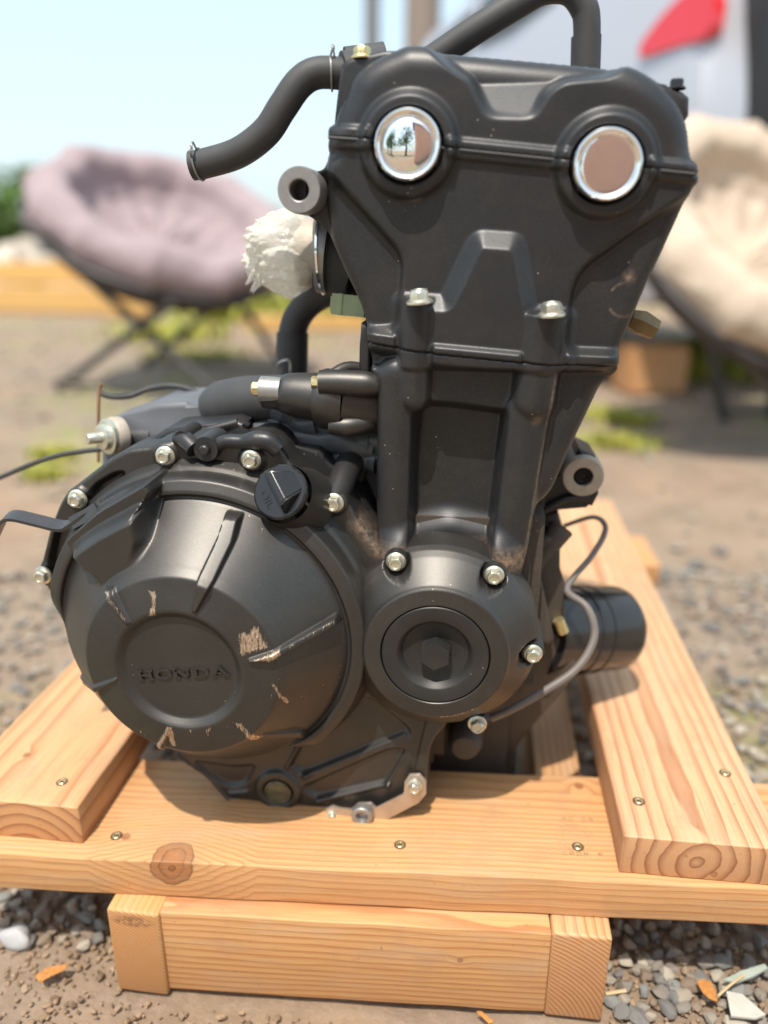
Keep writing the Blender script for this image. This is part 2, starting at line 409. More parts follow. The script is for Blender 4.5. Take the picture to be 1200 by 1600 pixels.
# front board lies across, under both beams
_fx = -.06; _fy = .4795+(_fx+.3928)*.0579
FBC = Vector((_fx, _fy+.066, .112))
FBM = Matrix.Translation(FBC) @ Matrix.Rotation(ST_YAW, 4, 'Z')
kp = FBM.inverted() @ Vector(PZ(253, 1333, .131)); kp2 = FBM.inverted() @ Vector(PZ(888, 1227, .131)); kp3 = FBM.inverted() @ Vector(PZ(180, 1305, .131))
m_fb = wood_mat('fir_front_board', (.09, -.10), .0042, (.62, .352, .155), (.44, .195, .075), [(kp.x, -.062, .013, .020), (kp2.x, kp2.y, .019, .0045), (kp3.x, kp3.y, .019, .0045)], .003)
front_board = plank('plank', _fx-.40, _fx+.42, FBC.y-.066, FBC.y+.066, .093, .131, ST_YAW, m_fb, label='wide cross board lying flat at the front with a big round knot')
m_rb = wood_mat('fir_right_beam', (.004, -.002), .0105, (.66, .415, .235), (.38, .165, .075), [(-.434, .012, .004, .006), (-.434, -.012, -.012, .006)], .0045)
right_beam = plank('plank', .1275, .2535, .522, 1.40, .131, .169, R(.5), m_rb, 'Y', .0014, 'right hand top plank with wavy growth rings on its sawn end')
m_lb = wood_mat('fir_left_beam', (-.01, -.045), .0105, (.64, .37, .18), (.40, .17, .07), [(-.39, .02, .019, .004)], .002)
left_beam = plank('plank', -.452, -.3262, .4965, 1.40, .131, .169, R(0), m_lb, 'Y', .0018, 'left hand top plank with arched growth rings on its end')
m_rl = wood_mat('fir_leg_right', (.06, -.07), .0038, (.60, .36, .175), (.36, .145, .055), (), .0015)
plank('plank', .0728, .1212, .4895, 1.36, 0, .0925, R(.5), m_rl, 'Y', .003, 'standing leg plank with fine curved growth rings, right of the front cross plank')
m_ll = wood_mat('fir_leg_left', (.12, -.16), .0030, (.60, .33, .135), (.46, .23, .08), (), .001, stain=((-.443, 0, .036), (.03, .022, .007)))
plank('plank', -.2885, -.2422, .4665, 1.36, 0, .0925, R(-1), m_ll, 'Y', .0028, 'standing leg plank with a smeared black ink mark, left of the front cross plank')
m_cp = wood_mat('fir_cross_plank', (-.012, -.30), .0065, (.62, .35, .15), (.38, .155, .055), [(.09, -.02, .01, .003)], .006)
def slanted(name, xa, ya, xb, yb, t, Z0, Z1, mat, label=None):
    L = math.hypot(xb-xa, yb-ya); yw = math.atan2(yb-ya, xb-xa); cx, cy = (xa+xb)/2, (ya+yb)/2
    nx, ny = -math.sin(yw), math.cos(yw)
    cx += nx*t/2; cy += ny*t/2
    return plank(name, cx-L/2, cx+L/2, cy-t/2, cy+t/2, Z0, Z1, yw, mat, label=label)
slanted('plank', -.2497, .4698, .0768, .4888, .038, .004, .0922, m_cp, 'cross plank on edge between the two front legs')
plank('plank', -.47, .30, 1.18, 1.31, .093, .131, R(1), m_fb, label='rear cross board under both beams')
M_hole = plain('dark_hole', (.10, .045, .02), .8)
def screw(px, py, Z, parent):
    p = Vector(PZ(px, py, Z)); M = Matrix.Translation(p) @ Matrix.Rotation(random.random()*3, 4, 'Z')
    s = lathe('screw', [(0, .0002), (.0012, .0002), (.0022, .0008), (.0031, .0010), (.0036, .0006), (.0037, 0)], M_gold, parent, M, 20)
    lathe('screw_hole', [(.0036, .00035), (.0044, .0004), (.0052, .0002)], M_hole, s, M, 20)
    bm = bmesh.new(); add_box(bm, (-.0018, -.0004, .0004), (.0018, .0004, .00095)); add_box(bm, (-.0004, -.0018, .0004), (.0004, .0018, .00094))
    bmobj('screw_recess', bm, M_hole, s, M, smooth=False)
screw(998, 1252, .1692, right_beam); screw(1133, 1208, .1692, right_beam)
screw(625, 1320, .1312, front_board); screw(903, 1323, .1312, front_board); screw(182, 1306, .1312, front_board)
screw(97, 1222, .1692, left_beam)
# faint grade stamp printed on the board
M_ink = plain('faded_ink', (.40, .25, .13), .7)
def text_mesh(name, body, size, depth, mat, parent, M, sx=1.0):
    cu = bpy.data.curves.new(name, 'FONT'); cu.body = body; cu.size = size; cu.extrude = depth; cu.align_x = 'CENTER'; cu.align_y = 'CENTER'; cu.resolution_u = 4
    t = bpy.data.objects.new(name, cu); COL.objects.link(t); bpy.context.view_layer.update()
    me = bpy.data.meshes.new_from_object(t.evaluated_get(bpy.context.evaluated_depsgraph_get())); bpy.data.objects.remove(t)
    me.transform(Matrix.Diagonal((sx, 1, 1, 1))); me.materials.clear(); me.materials.append(mat); me.name = name
    return obj(name, me, parent, M)
pc = Vector(PZ(899, 1308, .1313)); bm = bmesh.new()
for r0, r1 in ((.0155, .0163), (.0112, .0117)):
    for k in range(40):
        if rng.random() < .25: continue
        a0, a1 = 2*math.pi*k/40, 2*math.pi*(k+1)/40
        bm.faces.new([bm.verts.new((r*math.cos(a), r*math.sin(a), 0)) for r, a in ((r0, a0), (r1, a0), (r1, a1), (r0, a1))])
for row, yy in enumerate((.0205, -.0215)):
    for k in range(6):
        if rng.random() < .2: continue
        x0 = -.014+.006*k
        for dx, dy, ww, hh in ((0, 0, .0008, .0042), (.0028, 0, .0008, .0042), (0, .0036, .0034, .0007), (0, .0016 if k % 2 else 0, .0034, .0007)):
            bm.faces.new([bm.verts.new((x0+dx+a, yy+dy+b, 0)) for a, b in ((0, 0), (ww, 0), (ww, hh), (0, hh))])
bmobj('grade_stamp', bm, M_ink, front_board, Matrix.Translation(pc) @ Matrix.Rotation(ST_YAW, 4, 'Z'), smooth=False)

# ------------------------------------------------------------------ engine
engine = thing('motorcycle_engine', 'black twin cylinder motorcycle engine with round ribbed clutch cover standing on the timber stand', 'engine', (-.05, .75, .131))
def bolt_mesh(r=.0082):
    """flange bolt, axis +Z, seat at z=0; built once"""
    prof = [(r*.98, 0), (r, .0006), (r*.97, .0014), (r*.80, .0024)]
    v, f = lathe_vf(prof, 32); n0 = len(v); hr = r*.74
    def ring(rad, z, hexa):
        i0 = len(v)
        for k in range(24):
            a = 2*math.pi*k/24
            q = rad/math.cos((a+math.pi/6) % (math.pi/3)-math.pi/6) if hexa else rad
            v.append((q*math.cos(a), q*math.sin(a), z))
        return i0
    rings = [ring(hr*.88, .0018, True), ring(hr*.88, .0068, True), ring(hr*.80, .0080, False), ring(hr*.60, .0082, False), ring(hr*.50, .0070, False)]
    for a, b in zip(rings[:-1], rings[1:]):
        for k in range(24): f.append((a+k, a+(k+1) % 24, b+(k+1) % 24, b+k))
    f.append(tuple(rings[-1]+k for k in range(24)))
    # flange top closes onto the hexagon
    f2 = []; top = 3*32
    v.append((0, 0, .0021)); c = len(v)-1
    for k in range(32): f2.append((top+k, top+(k+1) % 32, c))
    return mesh('flange_bolt', v, f+f2, M_zinc, True, 35)
BOLT = bolt_mesh()
_b0 = []
def bolt(p, n, parent, s=1.0, mat=None):
    M = at(p, n) @ Matrix.Rotation(random.random()*1.0, 4, 'Z') @ Matrix.Scale(s, 4)
    me = BOLT
    if mat:
        me = BOLT.copy(); me.materials.clear(); me.materials.append(mat)
    return obj('flange_bolt', me, parent, M)
FR = (0, -1, 0)

SEAM = [(509, 214), (581, 218.5), (688, 230.5), (800, 242), (899, 252), (1005, 262.5), (1093, 272)]
COVER_TOP = [(1094, 256), (1085, 250), (1083, 225), (1080, 192), (1067, 160), (1040, 128), (1012, 108), (984, 96), (933, 89), (800, 77), (700, 68), (660, 65), (635, 64.5), (590, 84), (568, 97), (549, 115), (535, 150), (527, 167), (519, 190), (509, 197)]
HEAD_R = [(1093, 284), (1087, 292), (1040, 395), (1018, 440), (976, 538), (968, 553), (967, 571)]
FLAN = [(967, 571), (868, 567), (821, 563), (760, 557), (686, 549.5), (613, 541), (574, 534)]
HEAD_L = [(573, 516), (560, 476), (533, 420), (512, 372), (506, 361), (471, 331), (455, 328), (441, 312), (438, 297), (443, 280), (456, 268), (472, 264), (488, 266), (503, 262), (507, 250), (509, 235)]
YH = .585
def head_field(F):
    X, Z = F.X, F.Z
    # outer silhouette rounding of the whole casting
    sil = XZ(COVER_TOP+[(509, 235)] + HEAD_L[:-1][::-1][8:] + FLAN[::-1] + HEAD_R[::-1], YH) if False else None
    allp = XZ([(1093, 256)]+COVER_TOP[1:]+[(509, 235), (506, 300), (512, 372), (533, 420), (560, 476), (574, 534), (575, 549)]+[(700, 590), (900, 600), (967, 571)]+HEAD_R[::-1], YH)
    sd = F.sd(chamfer_poly(allp, .022)); up = sstep((Z-P(700, 262, YH)[2])/.012)
    for r_, wgt in ((.017, up), (.009, 1-up)):
        t = np.clip(-sd/r_, 0, 1); F.h -= wgt*r_*.85*(1-np.sqrt(np.clip(1-(1-t)**2, 0, 1)))
    # scooped notch between the two cam humps: slope up to a recessed top face
    notch = XZ([(640, 30), (700, 97), (736, 119), (747, 145), (764, 182), (829, 190), (853, 141), (880, 121), (960, 112), (1010, 60)], YH)
    m = sstep(.5-sdf_poly(X, Z, chamfer_poly(notch, .008))[0]/.008)
    z0, z1 = P(795, 188, YH)[2], P(795, 122, YH)[2]
    F.h -= m*.020*np.clip((Z-z0)/(z1-z0), 0, 1)
    # side webs set back left and right
    F.poly([(480, 262), (512, 270), (562, 325), (620, 390), (628, 413), (625, 463), (621, 512), (570, 515), (480, 350)], YH, -.007, .006, .008)
    F.poly([(1110, 296), (1067, 312), (992, 362), (950, 392), (920, 413), (903, 435), (896, 455), (889, 493), (884, 548), (980, 552), (1020, 480), (1110, 300)], YH, -.008, .006, .010)
    # raised middle panel
    F.ramp([(740, 384), (750, 373), (804, 377), (812, 388), (829, 487), (892, 494), (886, 590), (630, 590), (622, 468), (697, 473)], YH, .0105, .0125, .003)
    base = F.h.copy()
    F.pillar((650, 468), (645, 640), .572, .0128, .0145, None, True, None)
    F.pillar((852, 490), (835, 650), .572, .0172, .016, None, True, None)
    # cam-plug collars
    for c in ((636, 226), (950, 257)):
        F.circ(c, .575, .0335, .007, .007); F.circ(c, .575, .0240, -.013, .0014)
    # clamped flange along the two joints
    def band(line, up_, dn, H, Yr=YH):
        pts = [(x, y-up_) for x, y in line]+[(x, y+dn) for x, y in line[::-1]]
        F.poly(pts, Yr, H, .0030, .002)
    for a, b in ((0, 2), (2, 5), (5, 7)):
        pass
    band([(470, 210), (580, 218)], 18, 18, .0035); band([(700, 231.5), (890, 251)], 16, 16, .0035); band([(1012, 263), (1130, 276)], 16, 16, .0035)
    band([(677, 550), (815, 563)], 14, 18, .0045); band([(884, 567), (1000, 572)], 17, 16, .0045); band([(560, 531), (618, 539)], 16, 14, .0045)
def head_smudge(x, z):
    q = XZ([(986, 434), (980, 470)], YH); a = np.clip(1-np.hypot((x-q[0, 0])/.006, (z-q[0, 1])/.007), 0, 1)
    r_ = np.hypot(x-q[1, 0], z-q[1, 1]); an = np.degrees(np.arctan2(z-q[1, 1], x-q[1, 0]))
    return np.maximum(a*.8, np.clip(1-np.abs(r_-.012)/.0014, 0, 1)*.5*(((an > -150) & (an < -40)) | ((an > 95) & (an < 150))))
CT = chamfer_poly(XZ(COVER_TOP, YH), .012, 4)[4:-4]
cover_out = np.vstack([XZ(SEAM[::-1]+[(509, 197)], YH), CT[::-1]])
head_cover = relief('valve_cover', chamfer_poly(cover_out, .0015, 2), YH, .20, head_field, M_paint, engine, edge=.0012)
head_out = XZ(SEAM + HEAD_R + FLAN + HEAD_L, YH)
cyl_head = relief('cylinder_head', chamfer_poly(head_out, .003, 3), YH+.0004, .20, head_field, M_paint, engine, edge=.0012, dust=head_smudge)
# gasket bead standing proud in the upper joint
for a, b in (((513, 215), (584, 219.5)), ((690, 231.5), (896, 252.5)), ((1006, 263.5), (1086, 272))):
    tube('gasket', [P(*a, YH-.0030), P((a[0]+b[0])/2, (a[1]+b[1])/2, YH-.0033), P(*b, YH-.0030)], .0011, M_rubber, head_cover, 8)
BLK = FLAN[::-1] + [(966, 580), (959, 589), (948, 592), (940, 612), (905, 685), (877, 747), (866, 772), (855, 786), (838, 800), (826, 850), (814, 890), (806, 960), (600, 960), (592, 850), (587, 760), (588, 690), (585, 610), (578, 560), (575, 548)]
def block_field(F):
    head_field(F); F.h = np.where(F.Z > P(700, 575, YH)[2], F.h, 0)
    zj = P(750, 590, YH)[2]
    sd = F.sd(XZ(BLK, YH)); t = np.clip(-sd/.014, 0, 1); m = sstep((zj-F.Z)/.01)
    F.h -= m*.012*(1-np.sqrt(np.clip(1-(1-t)**2, 0, 1)))
    # right web behind a sharp ridge
    F.poly([(872, 582), (980, 582), (900, 760), (830, 960), (800, 960)], YH, -.006, .003, .002)
    F.h += m*.003*sstep(.5-(F.sd(XZ([(862, 582), (870, 582), (818, 890), (806, 890)], YH))-.001)/.003)
    # deep window between the bolt pillars
    F.poly([(656, 634), (700, 636), (820, 652), (810, 672), (800, 700), (788, 780), (776, 870), (632, 870), (632, 833), (643, 720), (650, 650)], YH, -.020, .009, .010)
    F.pillar((619, 590), (614, 870), YH, .0150, .009); F.pillar((824, 640), (792, 880), YH, .0165, .009)
    F.pillar((650, 500), (645, 626), .572, .0126, .0125); F.pillar((852, 500), (835, 632), .572, .0170, .0135)
    F.poly([(590, 842), (640, 828), (700, 815), (770, 832), (800, 850), (800, 990), (590, 990)], YH, .012, .022, .008)
def blk_dust(x, z):
    z1 = P(690, 862, YH)[2]; a, b = XZ([(868, 584), (816, 885)], YH); e = b-a; t_ = np.clip(((x-a[0])*e[0]+(z-a[1])*e[1])/(e@e), 0, 1)
    rd = np.hypot(x-a[0]-t_*e[0], z-a[1]-t_*e[1]); q = P(838, 655, YH)
    return np.maximum(np.clip(1-np.abs(z-z1)/.013, 0, 1), np.maximum(.75*np.clip(1-rd/.0016, 0, 1), .9*np.clip(1-np.hypot(x-q[0], z-q[2])/.005, 0, 1)))
block = relief('cylinder_block', chamfer_poly(XZ(BLK, YH), .003, 3), YH+.0016, .16, block_field, M_paint, engine, edge=.0012, blur=1.7, dust=blk_dust)
# head bolts standing on the two column ledges
axis_up = Vector((-.09, -.05, 1)).normalized()
for (px, py) in ((656, 473), (862, 493)):
    bolt(P(px, py+1, .571), axis_up, cyl_head, 1.22)
# chrome cam plugs
def cam_plug(px, py, tilt, convex):
    M = at(P(px, py, .5725), tilt)
    o = lathe('cam_plug', [(.0230, -.006), (.0230, -.001), (.0226, .0016), (.0212, .0028), (.0196, .0022), (.0178, -.0012)], M_chrome, cyl_head, M, 96, 60)
    lathe('plug_disc', [(.0179, -.0012)]+[(.0179*math.cos(a), -.0012+convex*math.sin(a)) for a in np.linspace(.15, math.pi/2-.001, 8)]+[(0, -.0012+convex)], M_chrome, o, M, 96, 60)
    return o
cam_plug(636.5, 226, (0, -1, 0), .0035); cam_plug(949.5, 257, (.02, -1, 0), .0006)
# ear with a steel bush on the left of the head
lathe('mounting_ear', [(.0072, .03), (.0072, -.0005), (.0080, -.0012), (.0150, -.0012), (.0157, .0002), (.0160, .004), (.0162, .03)], M_steel, cyl_head, at(P(467.5, 297, .576), (0, 1, 0)) , 64)
# bosses behind the cover with bolts
prism('cover_boss', XZ([(532, 100), (548, 89), (600, 78), (640, 78), (640, 215), (520, 215), (524, 180)], .606), .606, .70, M_paint, engine, .004)
bolt(P(566, 93, .612), (0, 0, 1), engine, 1.0, M_gold)
prism('cover_boss', XZ([(1000, 120), (1040, 132), (1068, 143), (1078, 152), (1077, 180), (1050, 220), (1000, 220)], .606), .606, .70, M_paint, engine, .004)
bolt(P(1056, 140, .612), (0, 0, 1), engine, .8, M_black)

# ------------------------------------------------------------------ right crankcase cover plate with skirt
YF = .568
PLATE = [(104, 985), (86, 945), (73, 920), (62, 900), (64, 876), (76, 828), (90, 792), (101, 772), (124, 754), (152, 732), (175, 714), (200, 702), (236, 698), (243, 690), (268, 688), (290, 680), (320, 686), (350, 694), (372, 690), (385, 684), (413, 682), (438, 700), (452, 722), (478, 750), (500, 764), (540, 768), (548, 790), (560, 815), (590, 856), (620, 900), (680, 1000), (700, 1128), (690, 1138), (680, 1150), (673, 1165), (669, 1200), (668, 1244), (655, 1256), (600, 1272), (526, 1274), (465, 1276), (405, 1270), (357, 1252), (320, 1215), (275, 1180), (180, 1080)]
def plate_field(F):
    F.poly([(196, 738), (180, 740), (152, 756), (128, 786), (150, 790), (175, 762)], YF, -.008, .003, .004)
    F.poly([(88, 826), (77, 876), (80, 900), (104, 880), (110, 850), (104, 826)], YF, -.008, .003, .004)
    # skirt below: webs between ribs, sight-glass boss
    F.poly([(545, 1085), (585, 1095), (640, 1140), (640, 1150), (480, 1212), (452, 1200), (475, 1160), (520, 1120)], YF, -.005, .006, .012)
    F.poly([(470, 1232), (610, 1170), (640, 1172), (608, 1226), (500, 1248)], YF, -.004, .005, .008)
    F.poly([(300, 1190), (370, 1200), (400, 1195), (385, 1225), (360, 1230), (330, 1215)], YF, -.004, .004, .008)
    F.seg((632, 1154), (474, 1217), .564, .0018, .004, .0035); F.seg((634, 1180), (605, 1229), .564, .0016, .004, .003); F.seg((605, 1229), (494, 1254), .564, .0018, .004, .003)
    F.seg((470, 1160), (446, 1204), .564, .0014, .004, .003); F.seg((357, 1243), (385, 1241), .564, .0014, .003, .003)
    F.circ((434, 1237), .564, .0215, .005, .004); F.circ((434, 1238), .564, .0132, -.010, .0016)
    F.seg((275, 1180), (357, 1252), YF, .003, .004, .004); F.seg((357, 1252), (410, 1268), YF, .003, .004, .004)
    F.pillar((690, 1110), (668, 1200), YF, .012, .006)
    for c in ((259, 712), (393, 719), (522, 785), (122, 779), (68, 898)):
        F.circ(c, .566, .0105, .003, .003)
def plate_dust(x, z):
    d = sdf_poly(x, z, XZ([(566, 810), (596, 856), (590, 866), (556, 820)], YF))[0]; return np.clip(1-d/.008, 0, 1)*.7
plate = relief('crankcase_cover', chamfer_poly(XZ(PLATE, YF), .005, 3), YF, .05, plate_field, M_paint2, engine, edge=.004, dust=plate_dust)
for px, py in ((259, 712), (393, 718), (522, 785), (122, 779), (68, 898)):
    bolt(P(px, py, .5635), FR, plate)
# sight glass
M_glass = plain('oil_sight_glass', (.11, .10, .055), .05, 0, .9, 70)
lathe('sight_glass', [(.0128, -.004), (.0128, .001), (.0112, .002), (.0105, .0005), (.0080, .0012), (0, .002)], M_glass, plate, at(P(434, 1238, .5665), FR), 48)
# drain bolt bracket at the bottom edge
prism('cable_bracket', XZ([(508, 1276), (509, 1264), (520, 1259), (532, 1263), (548, 1265), (560, 1255), (580, 1254), (588, 1262), (632, 1240), (632, 1222), (640, 1210), (656, 1209), (666, 1220), (666, 1240), (654, 1254), (600, 1282), (582, 1290), (563, 1287), (548, 1279), (532, 1284), (518, 1286)], .560), .559, .5615, M_plate, engine, .0006)
bolt(P(648, 1227, .5585), FR, plate, .85); bolt(P(519, 1273, .560), FR, plate, .72); bolt(P(381, 1262, .566), FR, plate, .6)
lathe('drain_bolt', [(.0098, 0), (.0098, .006), (.0088, .007), (.0060, .0072), (.0052, .005), (.0045, .002), (0, .002)], M_steel, plate, at(P(567, 1269, .5585), FR), 32)

# ------------------------------------------------------------------ clutch cover dome
_cc = P(281, 1047, .4865); CX, CZ = _cc[0], _cc[2]
PROF = [(0, .4888), (.0425, .4888), (.0440, .4884), (.0482, .4848), (.0500, .4836), (.0520, .4835), (.0750, .4890), (.0762, .4896), (.0808, .4945), (.0830, .4972), (.1180, .5375), (.1205, .5400), (.1218, .5402), (.1228, .5375), (.1245, .5362), (.1270, .5366), (.1340, .5400), (.1352, .5420), (.1358, .5460), (.1370, .5560), (.1400, .5600), (.1440, .5680)]
pr, py_ = np.array(PROF).T
def pY(r): return np.interp(r, pr, py_)
def dome_pt(x, y):
    Y = .51
    for _ in range(25):
        q = P(x, y, Y); r = math.hypot(q[0]-CX, q[2]-CZ); Y = .5*Y+.5*float(pY(min(r, .13)))
    return q
def dXZ(pts): return np.array([dome_pt(*p)[[0, 2]] for p in pts])
def build_dome():
    NT, rs = 1080, np.unique(np.concatenate([np.linspace(0.0012, .04, 22), np.linspace(.04, .054, 22), np.linspace(.054, .118, 88), np.linspace(.118, .144, 46)]))
    NR = len(rs); th = np.linspace(0, 2*np.pi, NT, endpoint=False)
    # the collar only runs round the top and right: squeeze outer radii elsewhere
    deg = (np.degrees(th)+360) % 360; dd = np.abs((deg-60+180) % 360-180); wv = sstep((134-dd)/30)
    RR = np.tile(rs[:, None], (1, NT)); ex = np.clip(RR-.1212, 0, None); RR = np.where(RR > .1212, .1212+ex*(.06+.94*wv[None, :]), RR)
    X = CX+RR*np.cos(th)[None, :]; Z = CZ+RR*np.sin(th)[None, :]
    Y0 = np.tile(pY(rs)[:, None], (1, NT))
    # on the far side the wall drops straight back
    dropm = (rs > .1212)[:, None] & (wv[None, :] < .999); drop = np.interp(rs, [.1212, .1245, .144], [.5402, .548, .575])[:, None]
    Y0 = np.where(dropm, Y0*wv[None, :]+drop*(1-wv[None, :]), Y0)
    F = Field(X, Z)
    def rpoly(pts, H, w, r): F.h += H*F.mask(chamfer_poly(dXZ(pts), r), w)
    # flat boss for the release arm standing out of the cone, with a stepped ledge above it
    def flat(pts, Yl, w, r):
        nonlocal Y
        ml = sstep(.5-F.sd(chamfer_poly(XZ(pts, Yl), r))/w); Y = Y*(1-ml)+np.minimum(Y, Yl)*ml
    Y = Y0.copy()
    flat([(100, 846), (113, 834), (152, 800), (225, 757), (234, 771), (214, 806), (180, 850), (120, 880)], .5165, .0026, .0015)
    flat([(104, 872), (117, 858), (150, 836), (210, 804), (217, 850), (209, 882), (188, 922), (160, 918), (124, 894)], .5000, .0110, .003)
    # ribs
    def rib(pts, H0, H1, a, b, w=.0024, r=.001):
        a, b = dXZ([a, b]); e = b-a; t = np.clip(((X-a[0])*e[0]+(Z-a[1])*e[1])/(e@e), 0, 1)
        F.h += (H0+(H1-H0)*t)*F.mask(chamfer_poly(dXZ(pts), r), w)
    rib([(356, 800), (379, 803), (369, 840), (337, 905), (308, 955), (301, 956), (313, 900), (342, 840)], .0115, .0030, (368, 800), (304, 958))
    rib([(527, 958), (532, 968), (448, 1016), (392, 1033), (388, 1030), (444, 1007)], .0105, .0035, (527, 960), (390, 1032))
    rib([(165, 918), (180, 917), (204, 973), (198, 976)], .004, .0018, (170, 918), (201, 975))
    rib([(128, 1052), (134, 1066), (182, 1064), (182, 1059)], .006, .0018, (131, 1060), (182, 1062))
    rib([(246, 1168), (262, 1168), (266, 1138), (261, 1138)], .006, .0012, (254, 1170), (264, 1138))
    rib([(474, 1138), (478, 1148), (415, 1151), (412, 1146)], .006, .002, (476, 1142), (413, 1148))
    # neck for the oil filler
    nb = dXZ([(400, 765)])[0]
    Y = Y-F.h
    # scuffs where it has slid along the road
    sc = np.zeros_like(X)
    def scuff(pts, v=1.0, w=.003):
        nonlocal sc
        sc = np.maximum(sc, v*np.clip(.5-F.sd(dXZ(pts))/w, 0, 1))
    scuff([(371, 988), (382, 986), (388, 990), (396, 979), (405, 981), (414, 1000), (421, 1013), (409, 1016), (394, 1020), (374, 1025)], .8, .005); scuff([(366, 1000), (372, 998), (373, 1012)], .5); scuff([(392, 1032), (440, 1008), (444, 1020), (420, 1034)], 1.0)
    scuff([(231, 922), (244, 924), (246, 962), (230, 965), (238, 945)], .85); scuff([(424, 1068), (430, 1070), (454, 1096), (448, 1100)], .9); scuff([(418, 1084), (430, 1080), (424, 1100)], .5)
    scuff([(362, 1128), (378, 1130), (412, 1150), (398, 1158), (380, 1146)], .75); scuff([(246, 1166), (262, 1134), (270, 1136), (276, 1166), (268, 1166), (262, 1150), (256, 1170)], .85)
    scuff([(295, 1140), (300, 1140), (299, 1152)], .8); scuff([(318, 1140), (332, 1136), (326, 1156)], .6); scuff([(214, 1140), (234, 1150), (226, 1150)], .7)
    scuff([(166, 918), (174, 918), (200, 968), (196, 972)], .55, .002); scuff([(352, 1134), (358, 1132), (356, 1142)], .5)
    scuff([(527, 958), (529, 964), (450, 1010), (446, 1007)], .5, .002)
    rgh = np.zeros_like(X)
    Y += np.where(sc > .3, rng.normal(0, .00012, X.shape), 0)
    V = np.stack([X, Y, Z], -1).reshape(-1, 3); i = np.arange(NR*NT).reshape(NR, NT); j = np.roll(i, -1, 1)
    q = np.stack([i[:-1], j[:-1], j[1:], i[1:]], -1).reshape(-1, 4).tolist()
    V = np.vstack([V, [[CX, .4888, CZ]]]); c = len(V)-1
    tri = [(c, int(j[0, k]), int(i[0, k])) for k in range(NT)]
    me = mesh('clutch_cover', V, q+tri, M_paint2, True, 60); attr(me, 'scuff', np.append(sc.ravel(), 0))
    bm = bmesh.new(); bm.from_mesh(me); bmesh.ops.recalc_face_normals(bm, faces=bm.faces); bm.to_mesh(me); bm.free()
    return obj('clutch_cover', me, plate)
dome = build_dome()
# raised slab-serif lettering on the recessed face
def lettering():
    G = {   # strokes in a 10 x 7 cell: rectangles (x0,y0,x1,y1) and bars (x,y,x,y,width)
        'H': ([(0, 0, 3.6, .9), (0, 6.1, 3.6, 7), (6.4, 0, 10, .9), (6.4, 6.1, 10, 7), (.9, .8, 2.7, 6.2), (7.3, .8, 9.1, 6.2), (2.6, 3, 7.4, 4)], []),
        'N': ([(0, 0, 3.6, .9), (0, 6.1, 2.7, 7), (6.4, 6.1, 10, 7), (.9, .8, 2.1, 6.2), (7.9, .0, 9.1, 6.2)], [(1.4, 6.6, 8.5, .4, 1.7)]),
        'A': ([(-.4, 0, 3, .9), (6.2, 0, 10.4, .9), (3, 2.0, 7, 2.8)], [(1.2, .6, 4.6, 6.8, 1.0), (8.6, .6, 5.2, 6.8, 1.9)]),
        'D': ([(0, 0, 4, .9), (0, 6.1, 4, 7), (.9, .8, 2.7, 6.2)], []), 'O': ([], [])}
    bm = bmesh.new(); x = 0; s = .00076; tot = 5*11.4
    def quad(p):
        a = [bm.verts.new((q[0]*s, q[1]*s, .0009)) for q in p]; b = [bm.verts.new((q[0]*s, q[1]*s, -.0006)) for q in p]
        bm.faces.new(a); n = len(p)
        for k in range(n): bm.faces.new((a[k], b[k], b[(k+1) % n], a[(k+1) % n]))
    for ch in 'HONDA':
        ox, oy = x-tot/2+.7, -3.5; rects, bars = G[ch]
        for a, b, c, d in rects: quad([(ox+a, oy+b), (ox+c, oy+b), (ox+c, oy+d), (ox+a, oy+d)])
        for a, b, c, d, wd in bars:
            L = math.hypot(c-a, d-b); u, v = -(d-b)/L*wd/2, (c-a)/L*wd/2
            quad([(ox+a+u, oy+b+v), (ox+a-u, oy+b-v), (ox+c-u, oy+d-v), (ox+c+u, oy+d+v)])
        if ch in 'OD':
            n = 20; cx, cy = (5, 3.5) if ch == 'O' else (4, 3.5); a0, a1 = (0, 2*math.pi) if ch == 'O' else (-math.pi/2, math.pi/2)
            rx, ry, ix, iy = (5, 3.5, 3.1, 2.7) if ch == 'O' else (5.7, 3.5, 3.8, 2.6)
            for k in range(n):
                t0, t1 = a0+(a1-a0)*k/n, a0+(a1-a0)*(k+1)/n
                quad([(ox+cx+rx*math.cos(t0), oy+cy+ry*math.sin(t0)), (ox+cx+rx*math.cos(t1), oy+cy+ry*math.sin(t1)), (ox+cx+ix*math.cos(t1), oy+cy+iy*math.sin(t1)), (ox+cx+ix*math.cos(t0), oy+cy+iy*math.sin(t0))])
        x += 11.4
    M = at(P(285.5, 1051, .4888), FR) @ Matrix.Rotation(R(7.5), 4, 'Z') @ Matrix.Diagonal((1.74, 1.5, 2.0, 1))
    return bmobj('raised_lettering', bm, M_paint2, dome, M, 30)
lettering()
# oil filler neck and cap
oc = Vector(P(437, 768, .533)); on = Vector((-.16, -.84, .50)).normalized()
OM = at(oc, on) @ Matrix.Scale(.92, 4)
lathe('oil_filler_neck', [(.032, -.044), (.0285, -.030), (.0262, -.018), (.0248, -.0085)], M_paint2, dome, OM, 48)
cap = lathe('oil_filler_cap', [(.0205, -.009), (.0208, -.006), (.0228, -.0052), (.0236, -.003), (.0232, -.0010), (.0215, .0004), (.0, .0006)], M_black, dome, OM, 64, 35)
bm = bmesh.new()   # finger grip: a wedge standing across the cap
wx, hy, ht = .0055, .0205, .0125
pv = [(-.0052, -hy, 0), (.0185, -hy*.45, 0), (.0185, hy*.45, 0), (-.0052, hy, 0), (-.0012, -hy*.80, ht), (.0042, -hy*.66, ht), (.0042, hy*.66, ht), (-.0012, hy*.80, ht)]
vv = [bm.verts.new(p) for p in pv]
